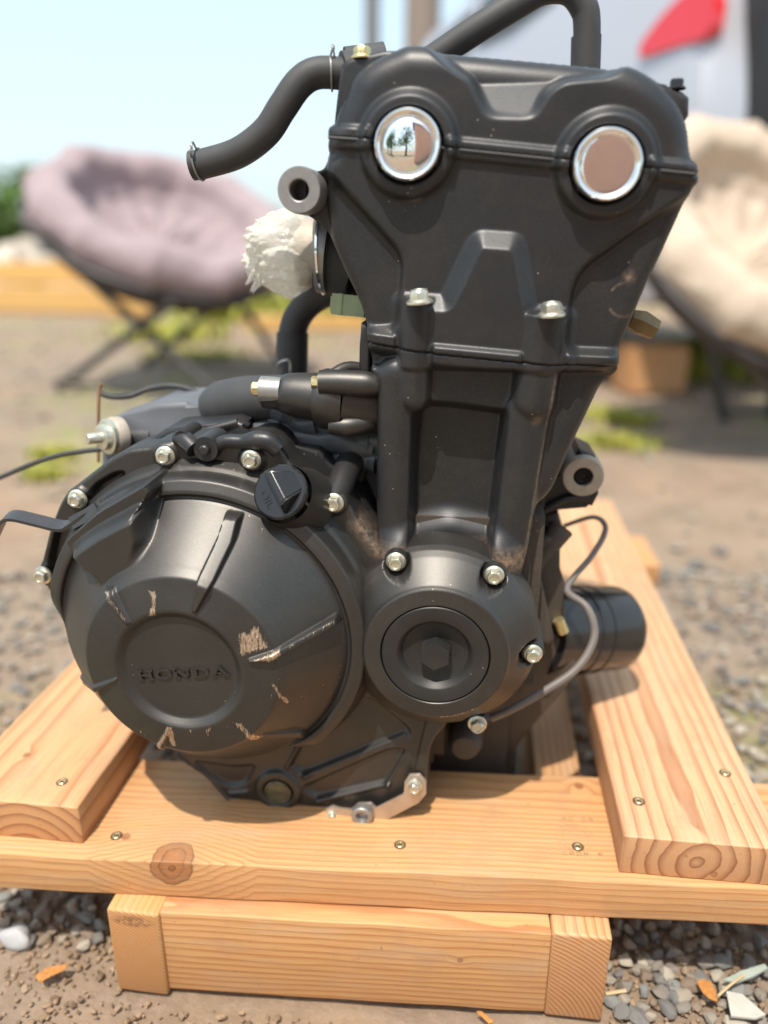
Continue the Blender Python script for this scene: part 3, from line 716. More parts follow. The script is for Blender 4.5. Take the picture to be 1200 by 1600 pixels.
for q in ((0, 1, 2, 3), (4, 5, 6, 7), (0, 1, 5, 4), (1, 2, 6, 5), (2, 3, 7, 6), (3, 0, 4, 7)): bm.faces.new([vv[k] for k in q])
bmesh.ops.bevel(bm, geom=bm.edges[:], offset=.0012, segments=3, affect='EDGES')
bmobj('cap_grip', bm, M_black, cap, OM @ Matrix.Rotation(R(38), 4, 'Z'))
text_mesh('cap_lettering', 'OIL', .0085, .0003, M_black, cap, OM @ Matrix.Rotation(R(-52), 4, 'Z') @ Matrix.Translation((.0, -.0125, .0008)), 1.25)

# ------------------------------------------------------------------ crankshaft end cover
_kc = P(679.5, 1025, .5365); KX, KZ = _kc[0], _kc[2]
KPROF = [(.0436, .5415), (.0436, .5372), (.0442, .5365), (.0565, .5372), (.0578, .5380), (.0592, .5405), (.0760, .5575), (.0800, .5630), (.0825, .5690), (.0835, .5800), (.0835, .60)]
def build_crank():
    NT = 480; kr, ky = np.array(KPROF).T; s = np.linspace(0, len(KPROF)-1, 90); rs = np.interp(s, range(len(KPROF)), kr); ys = np.interp(s, range(len(KPROF)), ky)
    th = np.linspace(0, 2*np.pi, NT, endpoint=False); X = KX+rs[:, None]*np.cos(th); Z = KZ+rs[:, None]*np.sin(th); Y = np.tile(ys[:, None], (1, NT))
    for (bx, by) in ((619, 877), (772, 898), (832, 1020), (746, 1130)):   # scallops cut for the bolt heads
        q = P(bx, by, .560); d = np.hypot(X-q[0], Z-q[2]); m = sstep(.5-(d-.0112)/.0025); Y = Y*(1-m)+np.maximum(Y, .5655)*m
    sc = np.zeros_like(X); d = np.abs(np.hypot(X-KX, Z-KZ)-.0575); an = np.degrees(np.arctan2(Z-KZ, X-KX)); sc = np.where((d < .0012) & (an < -55) & (an > -85), .55, 0)
    V = np.stack([X, Y, Z], -1).reshape(-1, 3); i = np.arange(90*NT).reshape(90, NT); j = np.roll(i, -1, 1)
    me = mesh('crankshaft_cover', V, np.stack([i[:-1], i[1:], j[1:], j[:-1]], -1).reshape(-1, 4), M_paint2, True, 50); attr(me, 'scuff', sc.ravel())
    bm = bmesh.new(); bm.from_mesh(me); bmesh.ops.recalc_face_normals(bm, faces=bm.faces); bm.to_mesh(me); bm.free()
    return obj('crankshaft_cover', me, engine)
crank = build_crank()
for px, py in ((619, 877), (772, 898), (832, 1020), (746, 1130)):
    q = P(px, py, .562); o = bolt(q, FR, crank)
    lathe('bolt_boss', [(.0098, -.05), (.0098, -.003), (.0090, -.0002), (0, -.0002)], M_paint, crank, at(P(px, py, .5625), FR), 32)
plug = lathe('timing_plug', [(.0427, -.006), (.0427, -.0008), (.0420, 0), (.0312, .0002), (.0300, -.0005), (.0262, -.0068), (.0225, -.0082), (.0, -.0084)], M_plug, crank, at((KX, .5365, KZ), FR), 96, 35)
bm = bmesh.new(); hx = .0132
a = [bm.verts.new((hx*math.cos(R(60*k+90)), hx*math.sin(R(60*k+90)), -.0084)) for k in range(6)]; b = [bm.verts.new((hx*math.cos(R(60*k+90)), hx*math.sin(R(60*k+90)), .0012)) for k in range(6)]
tp = bm.faces.new(b)
for k in range(6): bm.faces.new((a[k], a[(k+1) % 6], b[(k+1) % 6], b[k]))
bmesh.ops.bevel(bm, geom=list(tp.edges), offset=.0008, segments=2, affect='EDGES')
bmobj('plug_hexagon', bm, M_plug, plug, at((KX, .5365, KZ), FR) @ Matrix.Rotation(R(-3), 4, 'Z'))
# ------------------------------------------------------------------ rest of the engine
def blocky(name, specs, mat, sharp=40, bev=.004, parent=None):
    bm = bmesh.new()
    for lo, hi in specs:
        b2 = bmesh.new(); add_box(b2, lo, hi); bmesh.ops.bevel(b2, geom=b2.edges[:], offset=bev, segments=2, affect='EDGES')
        t = bpy.data.meshes.new('t'); b2.to_mesh(t); b2.free(); bm.from_mesh(t); bpy.data.meshes.remove(t)
    return bmobj(name, bm, mat, parent or engine, None, sharp)
# crankcase and gearbox behind the covers
blocky('crankcase', [((-.27, .615, .21), (.045, .88, .40)), ((-.19, .61, .15), (-.02, .86, .22)), ((-.17, .655, .085), (.052, .86, .24)), ((-.06, .60, .24), (.058, .86, .42)),
                     ((-.25, .66, .39), (-.06, .88, .425))], M_case, bev=.01)
blocky('cylinder_barrel', [((-.075, .64, .40), (.06, .80, .60))], M_case, bev=.006)
# sump bulge seen in the dark gap under the crankshaft cover
v = P(727, 1152, .63)
lathe('sump_plug', [(0, -.02), (.012, -.018), (.0165, -.008), (.017, .03)], M_case, engine, at(v, (0, 1, 0)), 24)
# inlet: throttle stub, clamp, and the hoses of the cooling circuit
tube('throttle_stub', [P(560, 415, .70), P(530, 402, .70), P(505, 395, .70)], .033, M_rubber, engine, 28)
tube('inlet_bell', [P(505, 394.5, .70), P(470, 394, .70)], .029, M_dusty, engine, 28, 3)
cl = tube('hose_clamp', [P(518, 396, .695), P(503, 394, .695)], .0345, M_steel, engine, 32, 2)
tube('clamp_band', [P(508, 394.5, .695), P(505, 394.5, .695)], .0362, M_chrome, cl, 32, 2)
hose = tube('breather_hose', [P(300, 259, .625), P(322, 255, .625), P(372, 239, .622), P(415, 207, .62), P(441, 168, .62), P(468, 130, .622), P(497, 114, .625), P(545, 116, .63)], .0108, M_rubber, engine, 24, 12)
tube('hose_bore', [P(299.6, 259.2, .625)+np.array([-.0002, 0, 0]), P(299, 259.4, .625)+np.array([-.0004, 0, 0])], .0080, M_void, hose, 24, sm=False)  # black disc painted for the shaded inside of the open hose end
def spring_clip(c, d, r, loop, parent):
    """round wire clip round a hose, ears crossing in a small loop"""
    c = Vector(c); z = Vector(d).normalized(); x = Vector(loop)-z*Vector(loop).dot(z); x.normalize(); y = z.cross(x); pts = []
    for k in range(25):
        a = R(20)+R(320)*k/24; pts.append(c+(x*math.cos(a)+y*math.sin(a))*r+z*.0016*(k-12)/12)
    e1, e0 = pts[-1], pts[0]; L = r*.42
    ears0 = [c+x*(r+L*1.0)+y*.0055, c+x*(r+L*1.35)+y*.0012, c+x*(r+L*1.0)-y*.002]; ears1 = [c+x*(r+L*.95)-y*.0055+z*.001, c+x*(r+L*1.3)-y*.001+z*.001, c+x*(r+L*.95)+y*.002+z*.001]
    tube('spring_clip', [tuple(p) for p in ears0[::-1]+pts+ears1], .0008, M_steel, parent, 8, 3)
spring_clip(P(519, 115, .627), Vector(P(545, 116, .63))-Vector(P(497, 114, .625)), .0114, (0, -.25, 1), hose)
spring_clip(P(312, 257, .625), Vector(P(322, 255, .625))-Vector(P(300, 259, .625)), .0114, (-.1, -1, .9), hose)
tube('hose_union', [P(535, 116, .628), P(600, 112, .64)], .0150, M_rubber, engine, 24, 2)
tube('breather_pipe', [P(540, 96, .66), P(600, 88, .67)], .010, M_rubber, engine, 16, 2)
tube('loop_hose', [P(640, 118, .74), P(705, 72, .74), P(760, 36, .74), P(812, 4, .745), P(850, -16, .75), P(888, -16, .75), P(910, 8, .75), P(917, 40, .75), P(914, 135, .75)], .0112, M_rubber, engine, 24, 10)
tube('hose_end_ring', [P(916, 57, .75), P(914, 135, .75)], .0124, M_rubber, engine, 24, 3)
mid = tube('coolant_hose', [P(566, 446, .70), P(535, 448, .715), P(500, 462, .73), P(472, 485, .735), P(458, 515, .735), P(456, 560, .735), P(456, 600, .735)], [.0125, .0125, .0130, .0133, .0135, .0135, .0135], M_rubber, engine, 24, 10)
tube('hose_end_ring', [P(457, 520, .735), P(456, 600, .735)], .0152, M_rubber, mid, 24, 4)
tube('hose_strap', [P(434, 572, .715), P(438, 566, .712), P(452, 564, .712), P(454, 586, .712)], .0012, M_steel, mid, 8)
bm = bmesh.new(); add_box(bm, (-.016, -.012, -.0085), (.012, .012, .0085)); add_box(bm, (-.0175, -.009, -.006), (-.015, .009, .006)); add_box(bm, (-.010, -.0128, -.0088), (-.007, .0128, .0088))
bmobj('wiring_plug', bm, M_green, engine, at(P(551, 478, .66), (0, -1, .1)) @ Matrix.Rotation(R(-5), 4, 'Z') @ Matrix.Rotation(R(-90), 4, 'X'), smooth=False)
# thermostat housing and water pipe
th0 = tube('water_pipe', [P(336, 640, .66), P(352, 632, .655), P(385, 625, .645), P(425, 622, .635), P(452, 622, .63)], [.019, .0215, .0205, .0195, .019], M_rubber, engine, 28, 8)
th1 = tube('thermostat_housing', [P(412, 613, .604), P(440, 614, .604), P(448, 615, .604), P(505, 622, .604)], [.0128, .0138, .0165, .0205], M_paint2, engine, 32, 3)
tube('housing_flange', [P(505, 623, .604), P(509, 623.3, .604), P(533, 625, .606), P(536, 625.2, .606)], [.0235, .0245, .0245, .0235], M_paint2, th1, 40, 3)
tube('housing_body', [P(533, 625, .606), P(570, 630, .61), P(640, 638, .62)], [.0220, .0215, .021], M_paint2, th1, 36, 4)
tube('housing_lug', [P(500, 598, .588), P(530, 598, .588), P(572, 600, .588), P(590, 604, .589), P(604, 608, .590)], [.0098, .0102, .0100, .0075, .0035], M_paint2, th1, 24, 5)
tube('housing_lug', [P(516, 664, .592), P(545, 666, .592), P(580, 660, .60)], [.0075, .0085, .008], M_paint2, th1, 20, 4)
tube('housing_rib', [P(504, 600, .585), P(540, 575, .60), P(580, 580, .61)], .005, M_paint2, th1, 12, 5)
bolt(P(408, 608, .598), (-1, -.15, .02), th1, .95, M_gold); bolt(P(500, 598, .588), (-1, -.15, .02), th1, .85, M_gold)
tube('bolt_sleeve', [P(408, 609, .600), P(440, 611, .600)], .0110, M_steel, th1, 20, 3)
# small dark elements between head and gearbox
prism('side_web', XZ([(564, 505), (577, 512), (578, 600), (560, 590), (562, 540)], .60), .60, .68, M_paint, engine, .003)
def wob_tube(name, a, b, rad, mat, sag=0, Y=(.7, .7), seed=0):
    r_ = random.Random(seed); n = 6; pts = []
    for k in range(n):
        t = k/(n-1); pts.append(P(a[0]+(b[0]-a[0])*t+r_.uniform(-6, 6), a[1]+(b[1]-a[1])*t+sag*math.sin(math.pi*t)+r_.uniform(-5, 5), Y[0]+(Y[1]-Y[0])*t))
    return tube(name, pts, [rad*r_.uniform(.75, 1.25) for _ in range(n)], mat, engine, 14, 6)
M_loom = plain('wiring_loom_tape', (.085, .095, .11), .34, bumps=.5, bscale=140)
for k, (a, b, rad, sag) in enumerate([((420, 655), (575, 690), .010, 8), ((400, 672), (520, 672), .008, -8), ((440, 690), (585, 702), .011, -10), ((480, 712), (590, 690), .009, -12), ((500, 665), (590, 722), .008, 6), ((395, 690), (470, 668), .007, 5), ((520, 725), (592, 716), .012, -6), ((430, 640), (500, 665), .009, 6), ((545, 740), (598, 690), .012, 4)]):
    wob_tube('wiring_loom', a, b, rad, M_loom, sag, (.632-.003*(k % 4), .622), k)
tube('cable_end', [P(468, 655, .655), P(482, 658, .652), P(488, 664, .652)], [.004, .0055, .004], M_dusty, engine, 10)
tube('cable_end', [P(484, 668, .655), P(487, 700, .655)], .0045, M_brass, engine, 10)
# upper gearbox behind the clutch cover
YG = .64
pl = XZ([(168, 656), (196, 646), (250, 624), (300, 622), (338, 640), (380, 650), (430, 660), (600, 700), (600, 800), (170, 800)], .66)
prism('gearbox_casing', pl, .645, .715, M_greyplate, engine, .006)
prism('casing_step', XZ([(205, 705), (262, 668), (300, 664), (368, 654), (384, 660), (382, 672), (420, 690), (500, 700), (560, 765), (600, 850), (300, 850), (190, 740)], .605), .600, .66, M_paint, engine, .004)
for seg_ in (((268, 692), (372, 660)), ((380, 690), (430, 682))):
    a, b = seg_; tube('casing_rib', [P(*a, .600), P((a[0]+b[0])/2, (a[1]+b[1])/2-2, .600), P(*b, .602)], .0035, M_paint2, engine, 10)
# cable guide with a small screw, between the two upper cover bolts
tube('cable_guide', [P(278, 684, .572), P(290, 688, .568), P(304, 702, .563)], [.0062, .0072, .0075], M_paint, plate, 16, 6)
lathe('guide_boss', [(.0105, .03), (.0105, .002), (.0098, .0), (.0042, 0), (.0040, -.004), (.0030, -.005), (0, -.005)], M_paint, plate, at(P(321, 702, .560), (0, 1, 0)), 32)
tube('cable_guide', [P(334, 700, .566), P(352, 690, .566), P(380, 690, .566), P(400, 688, .566), P(420, 690, .566), P(436, 704, .566)], [.005, .0055, .0055, .008, .008, .007], M_paint, plate, 14, 6)
lathe('guide_boss', [(.006, .03), (.006, 0), (.0052, -.001), (.0025, -.001), (0, .001)], M_void, plate, at(P(284, 683, .566), (0, 1, 0)), 24)
# bolt towers of the rear right cover bolt
tube('bolt_tower', [P(522, 783, .570), P(540, 738, .60), P(556, 712, .63)], [.0105, .0115, .0125], M_paint, engine, 20, 4)
# starter terminal stud on the left
sm = at(P(170, 682, .632), (-.55, -.80, .06))
stud = lathe('terminal_stud', [(.0150, -.010), (.0150, .0), (.0158, .0004), (.0158, .0024), (.0150, .0028), (.0118, .0028), (.0112, .0075), (.0080, .0085), (.0050, .0085), (.0048, .0195), (.0040, .0205), (0, .0205)], M_zinc, engine, sm, 6 if False else 32)
lathe('rubber_washer', [(.0165, -.012), (.0168, -.004), (.0155, -.002), (.0, -.002)], M_dusty, stud, sm, 32)
tube('starter_lug', [P(196, 690, .655), P(240, 690, .66)], [.017, .021], M_paint, engine, 24, 2)
tube('battery_lead', [P(-30, 756, .66), P(0, 746, .655), P(45, 727, .652), P(90, 712, .65), P(130, 705, .65), P(158, 702, .652)], .0024, M_rubber, engine, 12)
tube('wire_guard', [P(154, 722, .67), P(154, 640, .675), P(156, 606, .68), P(160, 600, .68)], .0016, M_rust, engine, 8)
tube('vent_tube', [P(154, 614, .69), P(176, 620, .69), P(205, 618, .69), P(235, 607, .70), P(270, 603, .70), P(305, 612, .70), P(335, 632, .70)], .0028, M_rubber, engine, 10)
# clutch lever: flat black steel strip
def strip(name, pts, wv, t, mat, parent):
    path = [Vector(p) for p in spline(pts, 8)]; bm = bmesh.new(); wv = Vector(wv); rows = []
    for i, p in enumerate(path):
        tg = (path[min(i+1, len(path)-1)]-path[max(i-1, 0)]).normalized(); sd = (wv-tg*wv.dot(tg)); n_ = sd.cross(tg).normalized()
        rows.append([bm.verts.new(p+sd*a+n_*b) for a, b in ((-.5, -t/2), (.5, -t/2), (.5, t/2), (-.5, t/2))])
    for a, b in zip(rows[:-1], rows[1:]):
        for k in range(4): bm.faces.new((a[k], a[(k+1) % 4], b[(k+1) % 4], b[k]))
    bm.faces.new(rows[0]); bm.faces.new(rows[-1][::-1])
    return bmobj(name, bm, mat, parent, None, 35)
M_leverp = plain('lever_black_steel', (.04, .04, .042), .35, 0, .3, 80, .1)
strip('clutch_lever', [P(-12, 850, .545), P(-2, 828, .545), P(8, 810, .545), P(24, 806, .545), P(60, 814, .545), P(96, 822, .545), P(112, 816, .545), P(135, 800, .546), P(158, 788, .55)], (0, .013, .003), .0028, M_leverp, engine)
strip('clutch_lever_tab', [P(112, 818, .541), P(134, 806, .541), P(152, 794, .541)], (0, .004, .011), .0028, M_leverp, engine)
# right side: engine mount ear, castings, oil filter, lead
ear = lathe('mounting_ear', [(.0085, .004), (.0085, -.0005), (.0092, -.0012), (.0170, -.0012), (.0182, .0003), (.0186, .006), (.0186, .04)], M_dusty, engine, at(P(911, 745, .665), (0, 1, 0)), 48)
lathe('ear_hole_dark', [(.0086, .0), (.0078, .001), (.0050, -.001), (.003, .002), (0, .001)], M_void, ear, at(P(911, 745, .667), (0, 1, 0)), 24)  # black disc put in for the shade in the ear hole
prism('ear_bracket', XZ([(905, 700), (930, 712), (935, 770), (925, 790), (917, 786), (870, 790), (835, 812), (830, 790), (880, 742)], .675), .672, .72, M_paint, engine, .003)
tube('bracket_rib', [P(838, 806, .668), P(880, 782, .668), P(922, 778, .668)], .0035, M_paint, engine, 10)
YC = .64
for nm, pts, y0, y1, mt in [('casting_lug', [(838, 808), (872, 800), (880, 826), (862, 842), (836, 842)], .68, .75, M_case), ('casting_lug', [(832, 846), (862, 838), (876, 862), (874, 912), (884, 960), (872, 980), (852, 976), (834, 930)], .655, .75, M_case),
                            ('casting_lug', [(820, 870), (842, 892), (852, 940), (866, 1000), (856, 1010), (838, 1006), (826, 940)], .625, .72, M_case), ('casting_lug', [(800, 1000), (850, 990), (880, 1000), (905, 1050), (880, 1080), (835, 1130), (800, 1180), (760, 1180)], .66, .80, M_case)]:
    prism(nm, XZ(pts, y0), y0, y1, mt, engine, .005)
tube('casting_pipe', [P(836, 880, .66), P(866, 842, .665), P(876, 826, .67)], [.009, .010, .012], M_case, engine, 16)
tube('bolt_sleeve', [P(872, 968, .65), P(880, 988, .65)], .0055, M_gold, engine, 12, 2)
fa, fb = Vector(P(858, 985, .70)), Vector(P(962, 980, .755)); fd = (fb-fa).normalized(); fl = (fb-fa).length
fr = .0455
filt = lathe('oil_filter', [(0, -.02), (fr*.97, -.02), (fr*.97, fl*.30), (fr, fl*.31), (fr, fl*.34), (fr*.985, fl*.35), (fr*.985, fl-.012), (fr*.96, fl-.004), (fr*.90, fl), (fr*.80, fl+.001), (fr*.78, fl-.002), (0, fl-.002)], M_filter, engine, at(fa, fd), 72, 30)
M_tape = plain('dusty_filter_label', (.10, .09, .09), .5)
lathe('filter_rib', [(fr*.99, fl*.48), (fr*1.006, fl*.485), (fr*1.006, fl*.495), (fr*.99, fl*.5)], M_filter, filt, at(fa, fd), 64)
tube('sensor_lead', [P(768, 1122, .60), P(800, 1108, .595), P(850, 1080, .60), P(895, 1050, .61), P(920, 1018, .62), P(929, 985, .63), P(916, 948, .64), P(886, 924, .655), P(898, 900, .67), P(922, 872, .69), P(943, 838, .71), P(944, 818, .72), P(925, 808, .72), P(880, 822, .72)], [.0036, .0036, .0037, .0037, .0037, .0037, .0036, .0034, .0028, .0028, .0028, .0026, .0022, .002], M_cable, engine, 14, 8)
bm = bmesh.new()
sens = tube('knock_sensor', [P(985, 498, .66), P(1000, 504, .66), P(1012, 510, .66), P(1024, 516, .66)], [.008, .0105, .0095, .0085], M_brass, engine, 6, 2)
tube('sensor_pin', [P(1010, 496, .66), P(1020, 520, .66)], .003, M_brass, sens, 8, 2)

# plastic bag tied round the inlet
def bag():
    bm = bmesh.new(); bmesh.ops.create_icosphere(bm, subdivisions=6, radius=1)
    c = Vector(P(462, 396, .70))
    for v in bm.verts:
        d = v.co.normalized(); q = d*2.2
        an = math.atan2(d.z, d.y); cq = Vector((math.cos(an)*2.6, math.sin(an)*2.6, d.x*.8)); q = d+Vector((2, 5, 1))
        k = .93+.14*mnoise.noise(d*1.3)+.20*abs(mnoise.noise(cq))+.075*abs(mnoise.noise(q*3.1))+.035*abs(mnoise.noise(q*6.3))*(1.2-d.x)+.012*abs(mnoise.noise(q*13))
        x = d.x*k
        s_ = Vector((.034, .034, .036))
        # pinched neck at the clamp, frayed lip on the outer lower left
        tap = 1 - .35*max(0, d.x)
        v.co = Vector((d.x*k*s_.x, d.y*k*s_.y*tap, d.z*k*s_.z*tap))
        if d.x < -.3: v.co += Vector((-.010, 0, -.002))*(-d.x-.3)*(1+2*abs(mnoise.noise(Vector((d.z*5, d.y*5, 1)))))
        v.co = c+Matrix.Rotation(R(4), 3, 'Y') @ v.co
    for k in range(16):          # loose frayed flaps at the tied end
        a0 = U(0, 6.28); rr = U(.008, .026); p0 = c+Vector((U(-.038, -.026), math.cos(a0)*rr, math.sin(a0)*rr)); d0 = Vector((-U(.5, 1), math.cos(a0)*.6, math.sin(a0)*.6-.1)).normalized(); s0 = Vector((0, -math.sin(a0), math.cos(a0)))
        L = U(.008, .018); wd = U(.004, .009); rows = []
        for i in range(5):
            t_ = i/4; q_ = p0+d0*L*t_+Vector((0, 0, -1))*L*.35*t_*t_
            rows.append([bm.verts.new(q_+s0*wd*e*(1-.5*t_)+d0*mnoise.noise(q_*300+Vector((e, k, 0)))*.003+Vector((0, 1, .4))*mnoise.noise(q_*260+Vector((k, e*3, 1)))*.004) for e in (-1, -.3, .3, 1)])
        for r0, r1 in zip(rows[:-1], rows[1:]):
            for i in range(3): bm.faces.new((r0[i], r0[i+1], r1[i+1], r1[i]))
    m = MB('thin_white_plastic'); m.set(Base_Color=(.80, .77, .70), Roughness=.16, Subsurface_Weight=.35, Subsurface_Radius=(.02, .018, .014), Normal=m.bump(m.noise(m.coord(), 60, 4, .55), .3, .002))
    co = m.coord(); cr = m.noise(co, 75, 5, .7); out = [n for n in m.t.nodes if n.type == 'OUTPUT_MATERIAL'][0]
    tr = m.n('ShaderNodeBsdfTransparent'); tl = m.n('ShaderNodeBsdfTranslucent'); tl.inputs[0].default_value = (.92, .90, .84, 1)
    m1 = m.n('ShaderNodeMixShader', i_0=.35); m.l(m.p.outputs[0], m1.inputs[1]); m.l(tl.outputs[0], m1.inputs[2])
    m2 = m.n('ShaderNodeMixShader'); m.l(m.ramp(cr, [(.35, .03), (.62, .34)]), m2.inputs[0]); m.l(m1.outputs[0], m2.inputs[1]); m.l(tr.outputs[0], m2.inputs[2]); m.l(m2.outputs[0], out.inputs[0])
    o = bmobj('plastic_bag', bm, m.m, None, None, 14)
    tag(o, 'crumpled white plastic bag tied over the inlet left of the cylinder head', 'plastic bag')
bag()

# ------------------------------------------------------------------ ground
def ground():
    m = MB('dirt_ground'); co = m.coord()
    big = m.noise(co, .9, 5, .6); mid_ = m.noise(co, 7, 5, .6); fine = m.noise(co, 90, 6, .7)
    c = m.mix(m.ramp(big, [(.38, 0), (.62, 1)]), (.29, .195, .125), (.245, .205, .165))
    c = m.mix(m.ramp(mid_, [(.4, 0), (.7, .8)]), c, (.16, .11, .072))
    c = m.mix(m.ramp(fine, [(.45, 0), (.75, .7)]), c, (.33, .25, .185))
    moss = m.math('MULTIPLY', m.ramp(m.noise(co, 1.1, 3), [(.52, 0), (.62, 1)]), m.ramp(m.noise(co, 16, 4), [(.4, 0), (.6, .8)]))
    c = m.mix(moss, c, (.22, .26, .05))
    m.set(Base_Color=c, Roughness=.95, Normal=m.bump(m.math('ADD', fine, m.math('MULTIPLY', mid_, 2)), .6, .006))
    xs = np.concatenate([-np.geomspace(900, 1.3, 24), np.linspace(-1.2, 1.2, 121), np.geomspace(1.3, 900, 24)])
    ys = np.concatenate([-np.geomspace(900, .6, 20), np.linspace(-.5, 2.2, 136), np.geomspace(2.3, 900, 30)])
    V = []; 
    for y in ys:
        for x in xs:
            k = 1 if -1.2 <= x <= 1.2 and -.5 <= y <= 2.2 else 0
            V.append((x, y, -.006+k*(.006*mnoise.noise(Vector((x*9, y*9, 0)))+.003*mnoise.noise(Vector((x*31, y*31, 4))))))
    n = len(xs); f = [(j*n+i, j*n+i+1, (j+1)*n+i+1, (j+1)*n+i) for j in range(len(ys)-1) for i in range(n-1)]
    tag(obj('ground', mesh('ground', V, f, m.m)), kind='structure')
ground()
def stone_mat(name, cols):
    m = MB(name); oi = m.n('ShaderNodeObjectInfo'); at_ = m.n('ShaderNodeAttribute', attribute_name='tone').outputs['Fac']
    rnd = m.math('FRACT', m.math('ADD', at_, oi.outputs['Random'])); st = [(i/(len(cols)-1), c) for i, c in enumerate(cols)]
    c = m.ramp(rnd, st, 'CONSTANT'); n_ = m.noise(m.coord(), 220, 4, .6)
    c2 = m.n('ShaderNodeHueSaturation'); m.l(c, c2.inputs['Color']); m.l(m.math('ADD', m.math('MULTIPLY', n_, .7), .65), c2.inputs['Value'])
    m.set(Base_Color=c2.outputs[0], Roughness=.85, Normal=m.bump(n_, .3, .001)); return m.m
M_stone = stone_mat('gravel_stone', [(.20, .175, .15), (.25, .22, .18), (.15, .14, .13), (.31, .265, .21), (.22, .165, .12), (.36, .32, .26), (.20, .20, .19), (.27, .21, .155)])
M_soil = stone_mat('soil_crumb', [(.22, .15, .09), (.28, .19, .12), (.17, .115, .07), (.32, .23, .15), (.24, .16, .10), (.36, .28, .2)])
def stone_vf(r, seed, sub=2):
    rr = random.Random(seed); bm = bmesh.new(); bmesh.ops.create_icosphere(bm, subdivisions=sub, radius=1)
    s = Vector((rr.uniform(.75, 1.25), rr.uniform(.7, 1.1), rr.uniform(.5, .85))); o_ = Vector((rr.uniform(0, 50), rr.uniform(0, 50), 0)); cuts = [Vector((rr.gauss(0, 1), rr.gauss(0, 1), rr.gauss(0, 1))).normalized() for _ in range(9)]
    for v in bm.verts:
        d = v.co.copy()
        for c in cuts:
            e = d.dot(c)-.55
            if e > 0: d -= c*e*.9
        d *= 1+.16*mnoise.noise(d*1.6+o_); v.co = Vector((d.x*s.x, d.y*s.y, d.z*s.z))*r
    V = [tuple(v.co) for v in bm.verts]; F = [tuple(v.index for v in f.verts) for f in bm.faces]; bm.free(); return V, F
SHAPES = [tuple(np.array(a) if i == 0 else a for i, a in enumerate(stone_vf(1, 100+k, 2 if k < 10 else 1))) for k in range(20)]
def blocked(x, y):   # under the stand's front planks
    return -.295 < x < .13 and .462 < y < 1.37
def scatter(name, mat, region, count, r0, r1, shapes, zoff=0, power=2.0):
    V = []; F = []; T = []; n0 = 0; k = 0
    while k < count:
        x, y = region(); k += 1
        if blocked(x, y): continue
        r = r0+(r1-r0)*random.random()**power; v, f = SHAPES[random.choice(shapes)]
        a = random.uniform(0, 6.28); ca, sa = math.cos(a), math.sin(a)
        p = v*r; q = np.stack([p[:, 0]*ca-p[:, 1]*sa+x, p[:, 0]*sa+p[:, 1]*ca+y, p[:, 2]+zoff+r*.25], 1)
        V.append(q); F += [(i+n0, j+n0, l_+n0) for i, j, l_ in f]; n0 += len(q); T += [random.random()]*len(q)
    me = mesh(name, np.concatenate(V), F, mat, True, 30); attr(me, 'tone', T)
    return tag(obj(name, me), kind='stuff')
scatter('gravel', M_stone, lambda: (U(.13, .75), U(.47, 1.5)) if random.random() < .6 else (U(-1.0, -.25), U(.52, 1.3)), 5200, .0035, .013, range(10, 20), -.003)
scatter('soil_crumbs', M_soil, lambda: (U(-.75, .62), U(.36, .60)), 6500, .0012, .0055, range(10, 20), -.003)
scatter('far_gravel', M_stone, lambda: (U(-3.5, 3.5), U(1.2, 6.0)), 2200, .008, .026, range(12, 20), -.004)
# the pebbles one can pick out near the camera
PEB = [mesh('pebble', *SHAPES[k], M_stone, True, 24) for k in range(10)]
placed = []
def pebble(x, y, r):
    o = obj('pebble', PEB[len(placed) % 10], None, Matrix.Translation((x, y, r*.28-.002)) @ Matrix.Rotation(U(0, 6.3), 4, 'Z') @ Matrix.Scale(r, 4))
    placed.append((x, y)); return tag(o, 'rounded grey or brown pebble lying loose on the gravel beside the stand', 'pebble', 'loose pebbles round the foot of the timber stand')
for k in range(420):
    px, py = (U(950, 1200), U(1425, 1590)) if k % 3 else (U(0, 165), U(1395, 1480))
    x, y, _ = PZ(px, py, 0)
    if blocked(x, y) or len(placed) >= 130 or any((x-a)**2+(y-b)**2 < .00011 for a, b in placed): continue
    pebble(x, y, U(.0055, .0105))
# litter: leaf, shards, straw
M_leaf = plain('dry_orange_leaf', (.44, .19, .05), .6, 0, .6, 300)
M_shard = plain('pale_plastic_shard', (.46, .45, .40), .4, 0, .2, 90)
M_shard2 = plain('pale_green_glass', (.36, .41, .36), .25, 0, .2, 60)
M_straw = plain('dry_straw', (.52, .38, .22), .7)
def flat_piece(name, px, z, thick, curl, mat, label, cat):
    pts = [Vector(PZ(x, y, z)) for x, y in px]; c = sum(pts, Vector())/len(pts); bm = bmesh.new()
    a = [bm.verts.new(p+Vector((0, 0, curl*((p-c).length*40)**2*.01+mnoise.noise(p*90)*.0012+thick))) for p in pts]; b = [bm.verts.new(v.co-Vector((0, 0, thick))) for v in a]
    bm.faces.new(a); bm.faces.new(b[::-1])
    for i in range(len(a)): bm.faces.new((a[i], b[i], b[(i+1) % len(a)], a[(i+1) % len(a)]))
    return tag(bmobj(name, bm, mat, None, None, 30), label, cat)
flat_piece('leaf', [(1088, 1535), (1100, 1531), (1112, 1536), (1118, 1552), (1121, 1566), (1108, 1562), (1098, 1552)], .012, .0006, .3, M_leaf, 'dry orange leaf on the gravel right of the stand', 'leaf')
flat_piece('plastic_shard', [(1134, 1551), (1160, 1556), (1196, 1588), (1180, 1594), (1142, 1590)], .010, .002, .05, M_shard, 'pale flat triangular shard lying near the right corner', 'shard')
flat_piece('glass_shard', [(1130, 1534), (1160, 1518), (1194, 1509), (1199, 1516), (1176, 1528), (1150, 1538)], .014, .002, .05, M_shard2, 'pale greenish curved shard with a long thin outline near the right edge', 'shard')
